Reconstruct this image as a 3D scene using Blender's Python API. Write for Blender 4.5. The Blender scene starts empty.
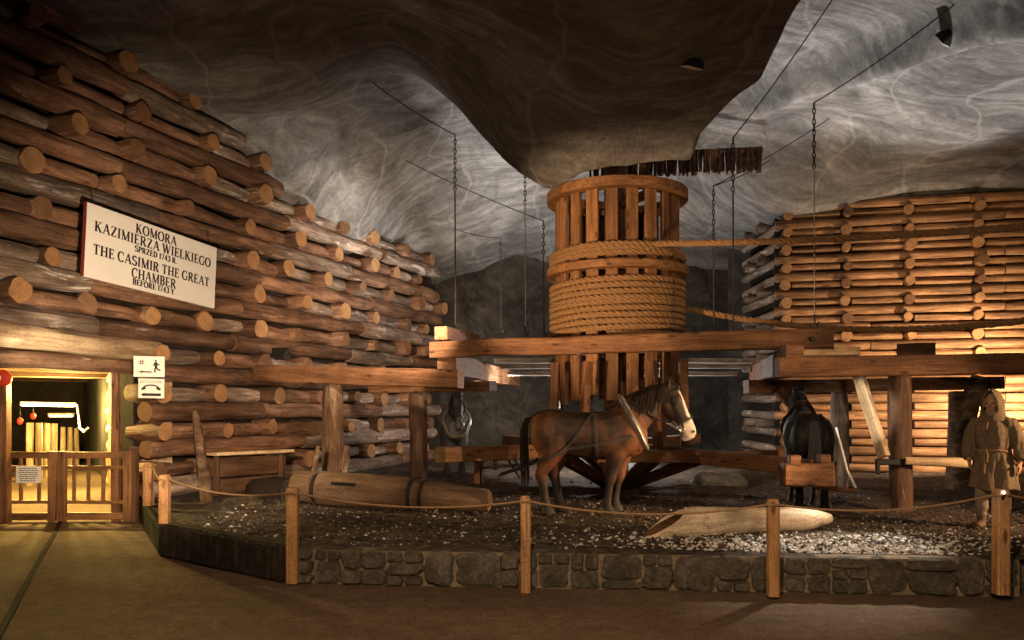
import bpy, bmesh, math, random
import numpy as np
from mathutils import Vector, Matrix, noise
from mathutils.bvhtree import BVHTree
random.seed(11)
SC = bpy.context.scene
COL = SC.collection
PI = math.pi
V = Vector

# ------------------------------------------------------------------ camera, world, exposure
FPX, HZ, EYE = 800.0, 408.0, 1.85
cd = bpy.data.cameras.new('camera')
cam = bpy.data.objects.new('camera', cd); COL.objects.link(cam)
cam.location = (0, 0, EYE); cam.rotation_euler = (PI/2, 0, 0)
cd.sensor_width = 36; cd.lens = FPX/1024*36; cd.shift_y = (HZ-320)/1024
cd.clip_end = 200
SC.camera = cam
w = bpy.data.worlds.new('cave_air'); SC.world = w; w.use_nodes = True
w.node_tree.nodes['Background'].inputs[0].default_value = (0.30, 0.20, 0.12, 1)
w.node_tree.nodes['Background'].inputs[1].default_value = 0.012
vs = SC.view_settings
vs.view_transform = 'Standard'; vs.look = 'None'; vs.gamma = 1; vs.use_curve_mapping = False
vs.exposure = 0.0

def P(px, py, d):
    "point seen at photo pixel (px, py) at distance d in front of the camera"
    return V(((px-512)/FPX*d, d, EYE+(HZ-py)/FPX*d))

# ------------------------------------------------------------------ lamps of the chamber and added fill lights
WARM = (1.0, 0.62, 0.33); NEUT = (1.0, 0.93, 0.86); YEL = (1.0, 0.73, 0.20)
def spot(name, loc, target, energy, size, col=WARM, blend=0.6, radius=0.12):
    l = bpy.data.lights.new(name, 'SPOT'); l.energy = energy; l.color = col
    l.spot_size = math.radians(size); l.spot_blend = blend; l.shadow_soft_size = radius
    o = bpy.data.objects.new(name, l); COL.objects.link(o)
    o.location = loc; o.rotation_euler = (V(target)-V(loc)).to_track_quat('-Z', 'Y').to_euler()
    return o
def lamp(name, loc, energy, col=WARM, radius=0.15):
    l = bpy.data.lights.new(name, 'POINT'); l.energy = energy; l.color = col; l.shadow_soft_size = radius
    o = bpy.data.objects.new(name, l); COL.objects.link(o); o.location = loc
    return o
# uplights on the rock behind the winding drum
spot('uplight_rock', (-0.1, 18.3, 1.3), (-2.0, 19.0, 7.6), 1700, 78, NEUT, 0.8)
spot('uplight_rock', (0.6, 19.4, 1.2), (0.4, 21.6, 7.2), 800, 76, NEUT, 0.9)
spot('uplight_rock', (3.4, 18.2, 1.3), (3.0, 20.4, 7.6), 1000, 76, NEUT, 0.8)
spot('floodlight_ceiling', (7.2, 14.0, 2.75), (7.2, 13.5, 7.5), 1500, 86, NEUT, 0.5, 0.05)
spot('uplight_rock', (4.6, 16.4, 3.0), (4.9, 15.4, 7.8), 700, 70, NEUT, 0.8)
spot('wall_floodlight', (-3.9, 15.9, 3.1), (-1.5, 21.0, 5.2), 420, 90, (1, .85, .68), 0.9, 0.08)
lamp('rear_white_lamp', (2.3, 18.6, 2.0), 480, NEUT, 0.12)
spot('rear_rock_lamp', (0.4, 20.5, 0.7), (-0.9, 25.0, 1.6), 300, 70, (1, .78, .5), 0.9)
# warm lamps
spot('warm_lamp_drum', (-3.6, 8.4, 2.0), (1.9, 14.0, 4.4), 2900, 36, WARM, 0.6, 0.05)
spot('warm_lamp_drum', (5.8, 8.0, 2.5), (2.0, 14.0, 4.2), 450, 34, WARM, 0.6, 0.06)
spot('warm_lamp_horse', (6.0, 8.6, 1.5), (1.6, 11.2, 1.2), 1500, 34, WARM, 0.7, 0.05)
spot('warm_lamp_logs', (-2.4, 6.0, 2.2), (-5.4, 14.2, 3.0), 3300, 70, (1, .72, .46), 1.0, 0.05)
spot('warm_lamp_logs', (-1.2, 12.6, 3.3), (-3.6, 18.5, 4.0), 1300, 80, (1, .74, .5), 0.9, 0.05)
spot('warm_lamp_right', (10.6, 16.4, 2.0), (10.0, 18.2, 2.3), 1500, 150, (1, .70, .42), 0.8, 0.05)
spot('warm_lamp_right', (7.6, 15.9, 1.3), (8.6, 18.5, 4.4), 260, 140, WARM, 0.9, 0.05)  # added general fill for the rest of the right-hand logs
spot('warm_lamp_man', (8.8, 8.4, 2.4), (6.0, 10.4, 1.2), 1300, 56, WARM, 0.8, 0.05)
spot('white_lamp_ground', (4.7, 10.3, 2.25), (3.7, 8.85, 0.4), 700, 46, (1.0, .88, .72), 0.6, 0.05)
spot('white_fill_plank', (4.6, 10.3, 2.15), (5.15, 11.72, 1.8), 160, 38, (1.0, .88, .74), 0.5, 0.05)  # added narrow spot that whitens the leaning plank
spot('warm_lamp_path', (-0.5, 1.0, 5.8), (0.2, 6.5, 0), 1650, 120, (1, .70, .43), 1.0)
spot('warm_fill_kerb', (1.0, 0.4, 2.6), (1.4, 8.0, 0.5), 520, 90, (1, .70, .42), 1.0)  # added fill from the camera side for kerb and fence posts
spot('warm_lamp_rock', (-1.0, 5.0, 1.0), (0.0, 10.5, 6.6), 45, 100, WARM, 1.0)
spot('lintel_lamp', (-6.4, 9.6, 2.2), (-6.8, 12.6, 2.95), 560, 40, (1, .86, .6), 0.8)
lamp('tunnel_lamp', (-8.0, 13.9, 2.2), 850, YEL, 0.06)
lamp('tunnel_lamp', (-9.6, 17.0, 1.9), 1500, YEL)
lamp('tunnel_lamp', (-11.6, 21.0, 1.9), 600, YEL)

# ------------------------------------------------------------------ materials
def mat(name, rough=0.8, spec=0.3):
    m = bpy.data.materials.new(name); m.use_nodes = True
    b = m.node_tree.nodes['Principled BSDF']
    b.inputs['Roughness'].default_value = rough
    b.inputs['Specular IOR Level'].default_value = spec
    return m, m.node_tree, b
def nd(t, typ, **kw):
    n = t.nodes.new(typ)
    for k, v in kw.items():
        if k in n.inputs: n.inputs[k].default_value = v
        else: setattr(n, k, v)
    return n
def ramp(t, stops, fac):
    r = t.nodes.new('ShaderNodeValToRGB'); e = r.color_ramp.elements
    while len(e) < len(stops): e.new(0.5)
    for x, (p, c) in zip(e, stops): x.position = p; x.color = (*c, 1)
    t.links.new(fac, r.inputs[0]); return r.outputs[0]
def mix(t, fac, a, b, mode='MIX'):
    m = t.nodes.new('ShaderNodeMix'); m.data_type = 'RGBA'; m.blend_type = mode
    for s, v in ((m.inputs[0], fac), (m.inputs[6], a), (m.inputs[7], b)):
        if hasattr(v, 'is_linked'): t.links.new(v, s)
        elif isinstance(v, tuple): s.default_value = (*v, 1)
        else: s.default_value = v
    return m.outputs[2]
def coords(t, scale=(1, 1, 1)):
    c = t.nodes.new('ShaderNodeTexCoord'); oi = t.nodes.new('ShaderNodeObjectInfo')
    mul = nd(t, 'ShaderNodeMath', operation='MULTIPLY'); mul.inputs[1].default_value = 37.0
    t.links.new(oi.outputs['Random'], mul.inputs[0])
    add = nd(t, 'ShaderNodeVectorMath', operation='ADD')
    t.links.new(c.outputs['Object'], add.inputs[0]); t.links.new(mul.outputs[0], add.inputs[1])
    mp = t.nodes.new('ShaderNodeMapping'); mp.inputs['Scale'].default_value = scale
    t.links.new(add.outputs[0], mp.inputs[0])
    return mp.outputs[0], add.outputs[0], oi.outputs['Random']
def nz(t, vec, scale, detail=5, rough=0.6, dist=0.0):
    n = nd(t, 'ShaderNodeTexNoise', Scale=scale, Detail=detail, Roughness=rough, Distortion=dist)
    t.links.new(vec, n.inputs['Vector']); return n.outputs['Fac']
def bump(t, b, h, strength=0.4, dist=0.02):
    n = nd(t, 'ShaderNodeBump', Strength=strength, Distance=dist)
    t.links.new(h, n.inputs['Height']); t.links.new(n.outputs[0], b.inputs['Normal'])
def wood(name, dark, midc, light, patch=None, pamt=0.62, grain=14, rough=0.75, vary=0.35, bmp=0.5, knots=False):
    "timber with grain along the local X axis"
    m, t, b = mat(name, rough)
    g, o, rnd = coords(t, (1, grain, grain))
    f = nz(t, g, 1.3, 6, 0.65, 0.4)
    c = ramp(t, [(0.28, dark), (0.5, midc), (0.72, light)], f)
    big = nz(t, o, 1.7, 3, 0.5)
    c = mix(t, 0.55, c, ramp(t, [(0.3, (.35, .33, .32)), (0.65, (1.15, 1.1, 1.05))], big), 'MULTIPLY')
    if patch:
        g2, _, _ = coords(t, (0.6, 3.0, 3.0))
        pf = ramp(t, [(pamt, (0, 0, 0)), (pamt+.07, (1, 1, 1))], nz(t, g2, 1.6, 7, 0.7, 0.8))
        c = mix(t, pf, c, patch)
    g3, _, _ = coords(t, (.9, grain*3.2, grain*3.2))
    ck = nz(t, g3, 1.5, 4, .6, .6)
    c = mix(t, .8, c, ramp(t, [(.30, (.22, .2, .18)), (.42, (1, 1, 1)), (.62, (1, 1, 1)), (.74, (1.35, 1.3, 1.25))], ck), 'MULTIPLY')
    if knots:
        g4, _, _ = coords(t, (2.2, 6.5, 6.5))
        vo = nd(t, 'ShaderNodeTexVoronoi', Scale=1.0); t.links.new(g4, vo.inputs['Vector'])
        c = mix(t, .85, c, ramp(t, [(.10, (.22, .18, .16)), (.20, (1, 1, 1))], vo.outputs['Distance']), 'MULTIPLY')
    fine = nz(t, o, 42, 5, .75)
    c = mix(t, .7, c, ramp(t, [(.32, (.5, .48, .46)), (.5, (1, 1, 1)), (.68, (1.4, 1.38, 1.35))], fine), 'MULTIPLY')
    fl = ramp(t, [(.36, (.42, .38, .36)), (.44, (1, 1, 1))], nz(t, o, 5.5, 8, .8, .6))
    c = mix(t, .55, c, fl, 'MULTIPLY')
    hv = nd(t, 'ShaderNodeHueSaturation')
    mr = nd(t, 'ShaderNodeMapRange'); mr.inputs['To Min'].default_value = 1-vary; mr.inputs['To Max'].default_value = 1+vary
    t.links.new(rnd, mr.inputs[0]); t.links.new(mr.outputs[0], hv.inputs['Value']); t.links.new(c, hv.inputs['Color'])
    t.links.new(hv.outputs[0], b.inputs['Base Color'])
    hsum = nd(t, 'ShaderNodeMath', operation='ADD'); t.links.new(f, hsum.inputs[0]); t.links.new(ck, hsum.inputs[1])
    bump(t, b, hsum.outputs[0], bmp, 0.02)
    return m
def endgrain(name, ca, cb, scale=55):
    m, t, b = mat(name, 0.85)
    c = t.nodes.new('ShaderNodeTexCoord'); mp = t.nodes.new('ShaderNodeMapping'); mp.inputs['Scale'].default_value = (0, 1, 1)
    t.links.new(c.outputs['Object'], mp.inputs[0])
    ln = nd(t, 'ShaderNodeVectorMath', operation='LENGTH'); t.links.new(mp.outputs[0], ln.inputs[0])
    g, o, rnd = coords(t)
    ad = nd(t, 'ShaderNodeMath', operation='MULTIPLY_ADD'); t.links.new(nz(t, o, 6, 3), ad.inputs[0]); ad.inputs[1].default_value = .04
    t.links.new(ln.outputs['Value'], ad.inputs[2])
    s = nd(t, 'ShaderNodeMath', operation='MULTIPLY'); t.links.new(ad.outputs[0], s.inputs[0]); s.inputs[1].default_value = scale*3
    sn = nd(t, 'ShaderNodeMath', operation='SINE'); t.links.new(s.outputs[0], sn.inputs[0])
    mr = nd(t, 'ShaderNodeMapRange'); mr.inputs['From Min'].default_value = -1; t.links.new(sn.outputs[0], mr.inputs[0])
    c = ramp(t, [(0, ca), (1, cb)], mr.outputs[0])
    c = mix(t, 0.7, c, ramp(t, [(0.3, (.4, .36, .33)), (0.7, (1.1, 1.05, 1))], nz(t, o, 5, 5)), 'MULTIPLY')
    t.links.new(c, b.inputs['Base Color']); return m
def plain(name, colr, rough=0.7, metal=0.0, var=0.25, scale=8, spec=0.3, bmp=0.0):
    m, t, b = mat(name, rough, spec)
    g, o, r = coords(t)
    f = nz(t, o, scale, 5)
    d = tuple(x*(1-var) for x in colr); l = tuple(min(1, x*(1+var)) for x in colr)
    t.links.new(ramp(t, [(.3, d), (.7, l)], f), b.inputs['Base Color'])
    b.inputs['Metallic'].default_value = metal
    if bmp: bump(t, b, f, bmp, 0.02)
    return m
def glow(name, colr, strength):
    m = bpy.data.materials.new(name); m.use_nodes = True; t = m.node_tree
    b = t.nodes['Principled BSDF']; b.inputs['Base Color'].default_value = (*colr, 1)
    b.inputs['Emission Color'].default_value = (*colr, 1); b.inputs['Emission Strength'].default_value = strength
    return m
M = {}
M['log'] = wood('old_log', (.05, .026, .016), (.20, .108, .066), (.36, .22, .145), (.55, .46, .37), .62, 7, vary=.45, bmp=.9)
M['log_grey'] = wood('grey_log', (.07, .05, .042), (.24, .175, .135), (.42, .35, .30), (.60, .55, .50), .57, 7, vary=.4, bmp=.9)
M['log_pale'] = wood('pale_log', (.12, .08, .05), (.36, .25, .15), (.52, .40, .27), None, .6, 7, vary=.15)
M['end'] = endgrain('log_end', (.34, .185, .085), (.42, .24, .115))
M['end_dark'] = endgrain('log_end_dark', (.16, .085, .045), (.21, .115, .06))
M['logr'] = wood('slim_log', (.08, .04, .02), (.27, .145, .07), (.42, .26, .14), (.5, .38, .26), .66, 9, vary=.3)
M['timber'] = wood('sawn_timber', (.085, .036, .016), (.19, .09, .042), (.29, .155, .078), (.36, .25, .16), .69, 10, .65, .15, .6, knots=True)
M['stave'] = wood('stave_timber', (.13, .058, .024), (.27, .135, .058), (.38, .205, .095), None, .6, 10, .65, .25, .6, knots=True)
M['dark_timber'] = wood('dark_timber', (.045, .022, .012), (.11, .055, .028), (.18, .10, .055), None, .6, 10, .8, .2)
M['grey_timber'] = wood('grey_timber', (.30, .26, .22), (.50, .46, .42), (.62, .58, .54), None, .6, 8, .8, .1)
M['pale_timber'] = wood('pale_timber', (.42, .27, .14), (.62, .45, .27), (.72, .56, .36), None, .6, 12, .6, .1, knots=True)
M['post'] = wood('fence_post_wood', (.30, .15, .06), (.48, .26, .115), (.60, .36, .18), None, .6, 9, .6, .1, knots=True)
M['gate'] = wood('gate_wood', (.12, .055, .02), (.24, .12, .05), (.34, .18, .08), None, .6, 12, .6, .1, knots=True)
M['bark'] = wood('bark_wood', (.05, .028, .018), (.17, .10, .06), (.36, .27, .18), (.50, .42, .32), .6, 5, .9, .15, .9)
M['pipe'] = wood('old_pipe_log', (.09, .056, .036), (.20, .13, .082), (.28, .19, .125), (.26, .21, .16), .66, 5, .9, .1, 1.0)
M['rope'] = plain('hemp_rope', (.27, .155, .072), .9, 0, .4, 30)
M['cord'] = plain('barrier_cord', (.30, .18, .09), .9, 0, .2, 30)
M['iron'] = plain('rusty_iron', (.05, .04, .035), .6, .6, .4, 20)
M['black'] = plain('black_metal', (.012, .012, .012), .5, 0, .2)
M['white'] = plain('white_board', (.80, .78, .74), .55, 0, .03, 3)
M['edge'] = plain('board_edge', (.45, .36, .30), .6, 0, .1)
M['red_edge'] = plain('dull_red_edge', (.16, .03, .02), .7, 0, .1)
M['ink'] = plain('black_paint', (.02, .018, .016), .6, 0, .1)
M['leather'] = plain('dark_leather', (.016, .012, .010), .6, 0, .3, 20, .2)
M['strap'] = plain('worn_strap', (.045, .038, .032), .6, 0, .3, 20, .3)
M['collar'] = plain('grey_collar', (.20, .18, .15), .5, 0, .3, 12, .5)
M['steel'] = plain('steel_chain', (.45, .43, .40), .35, .9, .2, 20)
M['cloth'] = plain('brown_sackcloth', (.15, .108, .068), .95, 0, .35, 40, .1, .35)
M['trouser'] = plain('pale_trousers', (.22, .17, .12), .95, 0, .2, 50, .1, .2)
M['boot'] = plain('leather_boots', (.13, .085, .05), .7, 0, .3, 12)
M['skin'] = plain('skin', (.42, .22, .13), .55, 0, .06, 10)
M['beard'] = plain('grey_beard', (.30, .24, .17), .9, 0, .3, 40, .2, .5)
M['tube'] = glow('fluorescent_tube', (1, .86, .5), 14)
M['bulb'] = glow('lamp_glass', (1, .95, .85), 9)
M['salt'] = plain('salt_crystals', (.55, .50, .45), .6, 0, .3, 5)
M['dirtclod'] = plain('dirt_clods', (.075, .055, .042), .95, 0, .4, 6)
M['red'] = plain('red_enamel', (.5, .04, .025), .5, 0, .1)

def rock(name, ca, cb, cv, vein=0.5, sc=1.0, bmp=0.9):
    m, t, b = mat(name, 0.75, 0.25)
    c = t.nodes.new('ShaderNodeTexCoord').outputs['Object']
    warp = nd(t, 'ShaderNodeTexNoise', Scale=0.25*sc, Detail=3.0); t.links.new(c, warp.inputs['Vector'])
    sc_ = nd(t, 'ShaderNodeVectorMath', operation='SCALE'); sc_.inputs['Scale'].default_value = 4.0; t.links.new(warp.outputs['Color'], sc_.inputs[0])
    ad = nd(t, 'ShaderNodeVectorMath', operation='ADD'); t.links.new(c, ad.inputs[0]); t.links.new(sc_.outputs[0], ad.inputs[1])
    mp = t.nodes.new('ShaderNodeMapping'); mp.inputs['Rotation'].default_value = (.3, .4, .75); mp.inputs['Scale'].default_value = (.35, 2.6, 1.4); t.links.new(ad.outputs[0], mp.inputs[0])
    f1 = nz(t, c, 0.55*sc, 9, 0.68, 0.6); f2 = nz(t, c, 9*sc, 10, 0.8); f3 = nz(t, mp.outputs[0], 1.5*sc, 8, 0.68, .3)
    base = ramp(t, [(.3, ca), (.7, cb)], f1)
    base = mix(t, .75, base, ramp(t, [(.34, (.38, .38, .38)), (.5, (.85, .85, .85)), (.64, (1.45, 1.45, 1.45))], f3), 'MULTIPLY')
    base = mix(t, .6, base, ramp(t, [(.3, (.45, .45, .45)), (.7, (1.35, 1.35, 1.35))], f2), 'MULTIPLY')
    wv2 = nd(t, 'ShaderNodeTexWave', Scale=0.16*sc, Distortion=6.0, Detail=5.0); wv2.bands_direction = 'X'
    t.links.new(ad.outputs[0], wv2.inputs['Vector'])
    ve = ramp(t, [(.99, (0, 0, 0)), (.9995, (1, 1, 1))], wv2.outputs['Fac'])
    vm = nd(t, 'ShaderNodeMath', operation='MULTIPLY'); t.links.new(ve, vm.inputs[0]); vm.inputs[1].default_value = vein
    base = mix(t, vm.outputs[0], base, cv)
    t.links.new(base, b.inputs['Base Color'])
    hm = nd(t, 'ShaderNodeMath', operation='MULTIPLY_ADD'); t.links.new(f2, hm.inputs[0]); hm.inputs[1].default_value = .35; t.links.new(f1, hm.inputs[2])
    bump(t, b, hm.outputs[0], bmp, 0.3)
    return m
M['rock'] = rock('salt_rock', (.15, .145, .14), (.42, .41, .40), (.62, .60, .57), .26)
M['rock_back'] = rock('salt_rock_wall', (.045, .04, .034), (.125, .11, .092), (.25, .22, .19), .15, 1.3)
def ground_mat(name, a, b_, c_, sc, bs=.8, fine=40):
    m, t, b = mat(name, .95, .15)
    c = t.nodes.new('ShaderNodeTexCoord').outputs['Object']
    f = nz(t, c, sc, 12, .8, .3); g = nz(t, c, .7, 4, .6); h = nz(t, c, fine, 8, .8)
    col = ramp(t, [(.32, a), (.5, b_), (.68, c_)], f)
    col = mix(t, .6, col, ramp(t, [(.3, (.6, .58, .56)), (.7, (1.2, 1.2, 1.2))], g), 'MULTIPLY')
    col = mix(t, .75, col, ramp(t, [(.34, (.4, .4, .4)), (.5, (1, 1, 1)), (.66, (1.7, 1.65, 1.6))], h), 'MULTIPLY')
    hs = nd(t, 'ShaderNodeMath', operation='ADD'); t.links.new(f, hs.inputs[0]); t.links.new(h, hs.inputs[1])
    t.links.new(col, b.inputs['Base Color']); bump(t, b, hs.outputs[0], bs, .04); return m
M['stone'] = ground_mat('dark_stone', (.06, .052, .042), (.13, .112, .088), (.27, .235, .19), 5, 1.0, 26)
M['mortar'] = ground_mat('tan_mortar', (.14, .105, .07), (.24, .18, .12), (.34, .26, .18), 9, .6, 40)
M['dirt'] = ground_mat('trampled_dirt', (.03, .022, .017), (.085, .064, .048), (.24, .20, .16), 6, 1.0, 45)
M['burnt'] = ground_mat('blackened_boards', (.012, .010, .008), (.03, .024, .018), (.07, .055, .04), 5, .8, 30)
M['path'] = ground_mat('worn_path', (.115, .072, .046), (.165, .108, .07), (.22, .15, .10), 6)
M['earth'] = ground_mat('dark_earth', (.02, .014, .01), (.035, .025, .018), (.05, .035, .025), 4)

# ------------------------------------------------------------------ mesh helpers
class MB:
    def __init__(s): s.v = []; s.f = []; s.m = []
    def loft(s, rings, cap=True, m=0, mcap=None, close=False):
        n = len(rings[0]); b = len(s.v)
        for r in rings: s.v.extend(V(p) for p in r)
        k = len(rings)
        for i in range(k if close else k-1):
            i2 = (i+1) % k
            for j in range(n):
                j2 = (j+1) % n
                s.f.append((b+i*n+j, b+i*n+j2, b+i2*n+j2, b+i2*n+j)); s.m.append(m)
        if cap and not close:
            mc = m if mcap is None else mcap
            s.f.append(tuple(b+j for j in reversed(range(n)))); s.m.append(mc)
            s.f.append(tuple(b+(k-1)*n+j for j in range(n))); s.m.append(mc)
        return s
    def tube(s, pts, r, seg=8, m=0, cap=True, flat=1.0, mcap=None, close=False):
        pts = [V(p) for p in pts]; n = len(pts); rings = []; up = None
        for i, p in enumerate(pts):
            if close: t = pts[(i+1) % n]-pts[i-1]
            else: t = pts[min(i+1, n-1)]-pts[max(i-1, 0)]
            if t.length < 1e-9: t = V((0, 0, 1))
            t.normalize()
            if up is None: up = V((0, 0, 1)) if abs(t.z) < .9 else V((1, 0, 0))
            a = up.cross(t)
            if a.length < 1e-6: a = V((1, 0, 0)).cross(t)
            a.normalize(); c = t.cross(a); up = c
            rr = r[i] if hasattr(r, '__len__') else r
            rings.append([p+a*math.cos(2*PI*j/seg)*rr+c*math.sin(2*PI*j/seg)*rr*flat for j in range(seg)])
        return s.loft(rings, cap, m, mcap, close)
    def box(s, c, d, R=None, m=0, bev=0.0):
        cx, cy, cz = d[0]/2, d[1]/2, d[2]/2; c = V(c)
        bev = min(bev, cx*.9, cy*.9, cz*.9)
        def T(p):
            p = V(p)
            return (R @ p if R is not None else p)+c
        if bev <= 0:
            q = [(-cx, -cy), (cx, -cy), (cx, cy), (-cx, cy)]
            return s.loft([[T((x, y, z)) for x, y in q] for z in (-cz, cz)], True, m)
        def oct_(hx, hy, b):
            return [(-hx+b, -hy), (hx-b, -hy), (hx, -hy+b), (hx, hy-b), (hx-b, hy), (-hx+b, hy), (-hx, hy-b), (-hx, -hy+b)]
        rings = [[T((x, y, z)) for x, y in oct_(hx, hy, bb)] for z, hx, hy, bb in
                 ((-cz, cx-bev, cy-bev, bev*.5), (-cz+bev, cx, cy, bev), (cz-bev, cx, cy, bev), (cz, cx-bev, cy-bev, bev*.5))]
        return s.loft(rings, True, m)
    def ell(s, c, r, seg=12, rg=8, R=None, m=0):
        c = V(c); rings = []
        for i in range(rg+1):
            a = -PI/2+PI*(0.02+0.96*i/rg)
            ring = []
            for j in range(seg):
                p = V((r[0]*math.cos(a)*math.cos(2*PI*j/seg), r[1]*math.cos(a)*math.sin(2*PI*j/seg), r[2]*math.sin(a)))
                ring.append((R @ p if R is not None else p)+c)
            rings.append(ring)
        return s.loft(rings, True, m)
    def prism(s, poly, z0, z1, m=0):
        return s.loft([[V((x, y, z)) for x, y in poly] for z in (z0, z1)], True, m)
    def xf(s, Mx):
        s.v = [Mx @ p for p in s.v]; return s
    def mesh(s, name, mats, smooth=True):
        me = bpy.data.meshes.new(name)
        me.from_pydata([tuple(p) for p in s.v], [], s.f)
        for mm in mats: me.materials.append(mm)
        me.polygons.foreach_set('material_index', s.m)
        bm = bmesh.new(); bm.from_mesh(me); bmesh.ops.recalc_face_normals(bm, faces=bm.faces); bm.to_mesh(me); bm.free()
        if smooth:
            me.polygons.foreach_set('use_smooth', [True]*len(me.polygons))
            me.set_sharp_from_angle(angle=math.radians(38))
        return me
def world(o):
    Mx = o.matrix_basis.copy()
    return world(o.parent) @ Mx if o.parent else Mx
def put(name, me, parent=None, Mx=None):
    "link a mesh as ONE object; Mx is its world matrix"
    o = bpy.data.objects.new(name, me); COL.objects.link(o)
    Mx = Mx if Mx is not None else Matrix()
    if parent is not None:
        o.parent = parent; Mx = world(parent).inverted() @ Mx
    o.matrix_basis = Mx
    return o
def obj(name, mb, mats, parent=None, Mx=None, smooth=True):
    mats = mats if isinstance(mats, (list, tuple)) else [mats]
    return put(name, mb.mesh(name, mats, smooth), parent, Mx)
def tag(o, label=None, cat=None, group=None, kind=None):
    if label: o['label'] = label
    if cat: o['category'] = cat; o['kind'] = kind or 'thing'
    if group: o['group'] = group
    if kind: o['kind'] = kind
    return o
def empty(name, loc, label, cat, group=None, rz=0.0):
    o = bpy.data.objects.new(name, None); COL.objects.link(o); o.empty_display_size = .1
    o.matrix_basis = Matrix.Translation(V(loc)) @ Matrix.Rotation(rz, 4, 'Z')
    return tag(o, label, cat, group)
def AB(A, B, up=V((0, 0, 1))):
    "matrix with its X axis from A to B"
    A = V(A); x = (V(B)-A).normalized()
    y = up.cross(x)
    if y.length < 1e-4: y = V((0, 1, 0)).cross(x) if abs(x.y) < .9 else V((1, 0, 0)).cross(x)
    y.normalize(); z = x.cross(y)
    m = Matrix((x, y, z)).transposed().to_4x4(); m.translation = A
    return m
def log_mesh(name, L, r0, r1, mats, seg=14, wob=0.05, seed=0, bevel=True):
    mb = MB(); rg = max(4, int(L/.28)); rings = []
    ks = [(random.uniform(.1, .9)*L, random.uniform(0, 2*PI)) for _ in range(int(L*1.2))]
    for i in range(rg+1):
        x = L*i/rg; r = r0+(r1-r0)*i/rg
        if bevel and i in (0, rg): r *= .93
        ring = []
        cy = noise.noise(V((x*.5, seed, 1.3)))*r*.16; cz = noise.noise(V((x*.5, 9.1, seed)))*r*.16
        for j in range(seg):
            a = 2*PI*j/seg
            rr = r*(1+wob*noise.noise(V((x*1.2, math.cos(a)*1.5+seed*3.1, math.sin(a)*1.5)))*2)
            for kx, ka in ks:
                dd = ((x-kx)/.09)**2+((math.atan2(math.sin(a-ka), math.cos(a-ka)))/.35)**2
                if dd < 4: rr += .06*r*2*math.exp(-dd)
            ring.append(V((x, cy+rr*math.cos(a), cz+rr*math.sin(a))))
        rings.append(ring)
    mb.loft(rings, True, 0, 1)
    return mb.mesh(name, mats)
def log(name, A, B, r0, r1=None, mats=None, parent=None, seed=None, seg=14, wob=.09):
    A, B = V(A), V(B); r1 = r0 if r1 is None else r1
    me = log_mesh(name, (B-A).length, r0, r1, mats or [M['log'], M['end']], seg, wob, random.uniform(0, 99) if seed is None else seed)
    return put(name, me, parent, AB(A, B))
def beam_mesh(name, L, w, h, mats, bev=.012, wob=.006, cut0=0.0, cut1=0.0):
    "sawn beam along X from 0 to L, width w (Y), height h (Z), slightly uneven; cut0/cut1 slant its ends"
    mb = MB(); n = max(2, int(L/.35)); rings = []; sd = random.uniform(0, 99)
    hw, hh = w/2, h/2; bev = min(bev, hw*.5, hh*.5)
    for i in range(n+1):
        x = L*i/n
        e = .85 if i in (0, n) else 1
        dy = noise.noise(V((x*.8, sd, 0)))*wob*2; dz = noise.noise(V((x*.8, 0, sd)))*wob*2
        q = [(-hw+bev, -hh), (hw-bev, -hh), (hw, -hh+bev), (hw, hh-bev), (hw-bev, hh), (-hw+bev, hh), (-hw, hh-bev), (-hw, -hh+bev)]
        ring = []
        for y, z in q:
            k = wob*noise.noise(V((x*2, y*9+sd, z*9)))
            xx = x
            if i == 0: xx += cut0*(z/h)
            if i == n: xx += cut1*(z/h)
            ring.append(V((xx, y*(1 if e == 1 else .96)+dy+k, z*(1 if e == 1 else .96)+dz+k)))
        rings.append(ring)
    mb.loft(rings, True, 0, min(1, len(mats)-1))
    return mb.mesh(name, mats)
def beam(name, A, B, w, h, m='timber', parent=None, **kw):
    A, B = V(A), V(B)
    mm = [M[m]] if isinstance(m, str) else m
    return put(name, beam_mesh(name, (B-A).length, w, h, mm, **kw), parent, AB(A, B))
def sagrope(name, pts, r, m, parent=None, seg=6):
    mb = MB().tube(pts, r, seg)
    return obj(name, mb, m, parent)
def sag(A, B, s, n=16):
    A, B = V(A), V(B)
    return [A.lerp(B, i/n)-V((0, 0, s*4*(i/n)*(1-i/n))) for i in range(n+1)]
def twisted(mb, path, R, strands=3, pitch=.34, seg=6, close=False):
    "a laid rope: strands wound round a path"
    pts = [V(p) for p in path]
    cum = [0]
    for a, b in zip(pts, pts[1:]): cum.append(cum[-1]+(b-a).length)
    n = max(4, int(cum[-1]/(pitch/9))); k = 0; res = []
    for i in range(n+1):
        d = cum[-1]*i/n
        while k < len(pts)-2 and cum[k+1] < d: k += 1
        f = (d-cum[k])/max(1e-9, cum[k+1]-cum[k]); p = pts[k].lerp(pts[k+1], f)
        res.append((p, (pts[k+1]-pts[k]).normalized(), d))
    for s in range(strands):
        line = []
        for p, t, d in res:
            a = V((0, 0, 1)).cross(t)
            if a.length < .1: a = V((1, 0, 0)).cross(t)
            a.normalize(); c = t.cross(a); ph = 2*PI*(d/pitch+s/strands)
            line.append(p+(a*math.cos(ph)+c*math.sin(ph))*R*.48)
        mb.tube(line, R*.56, seg)
    return mb

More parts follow.
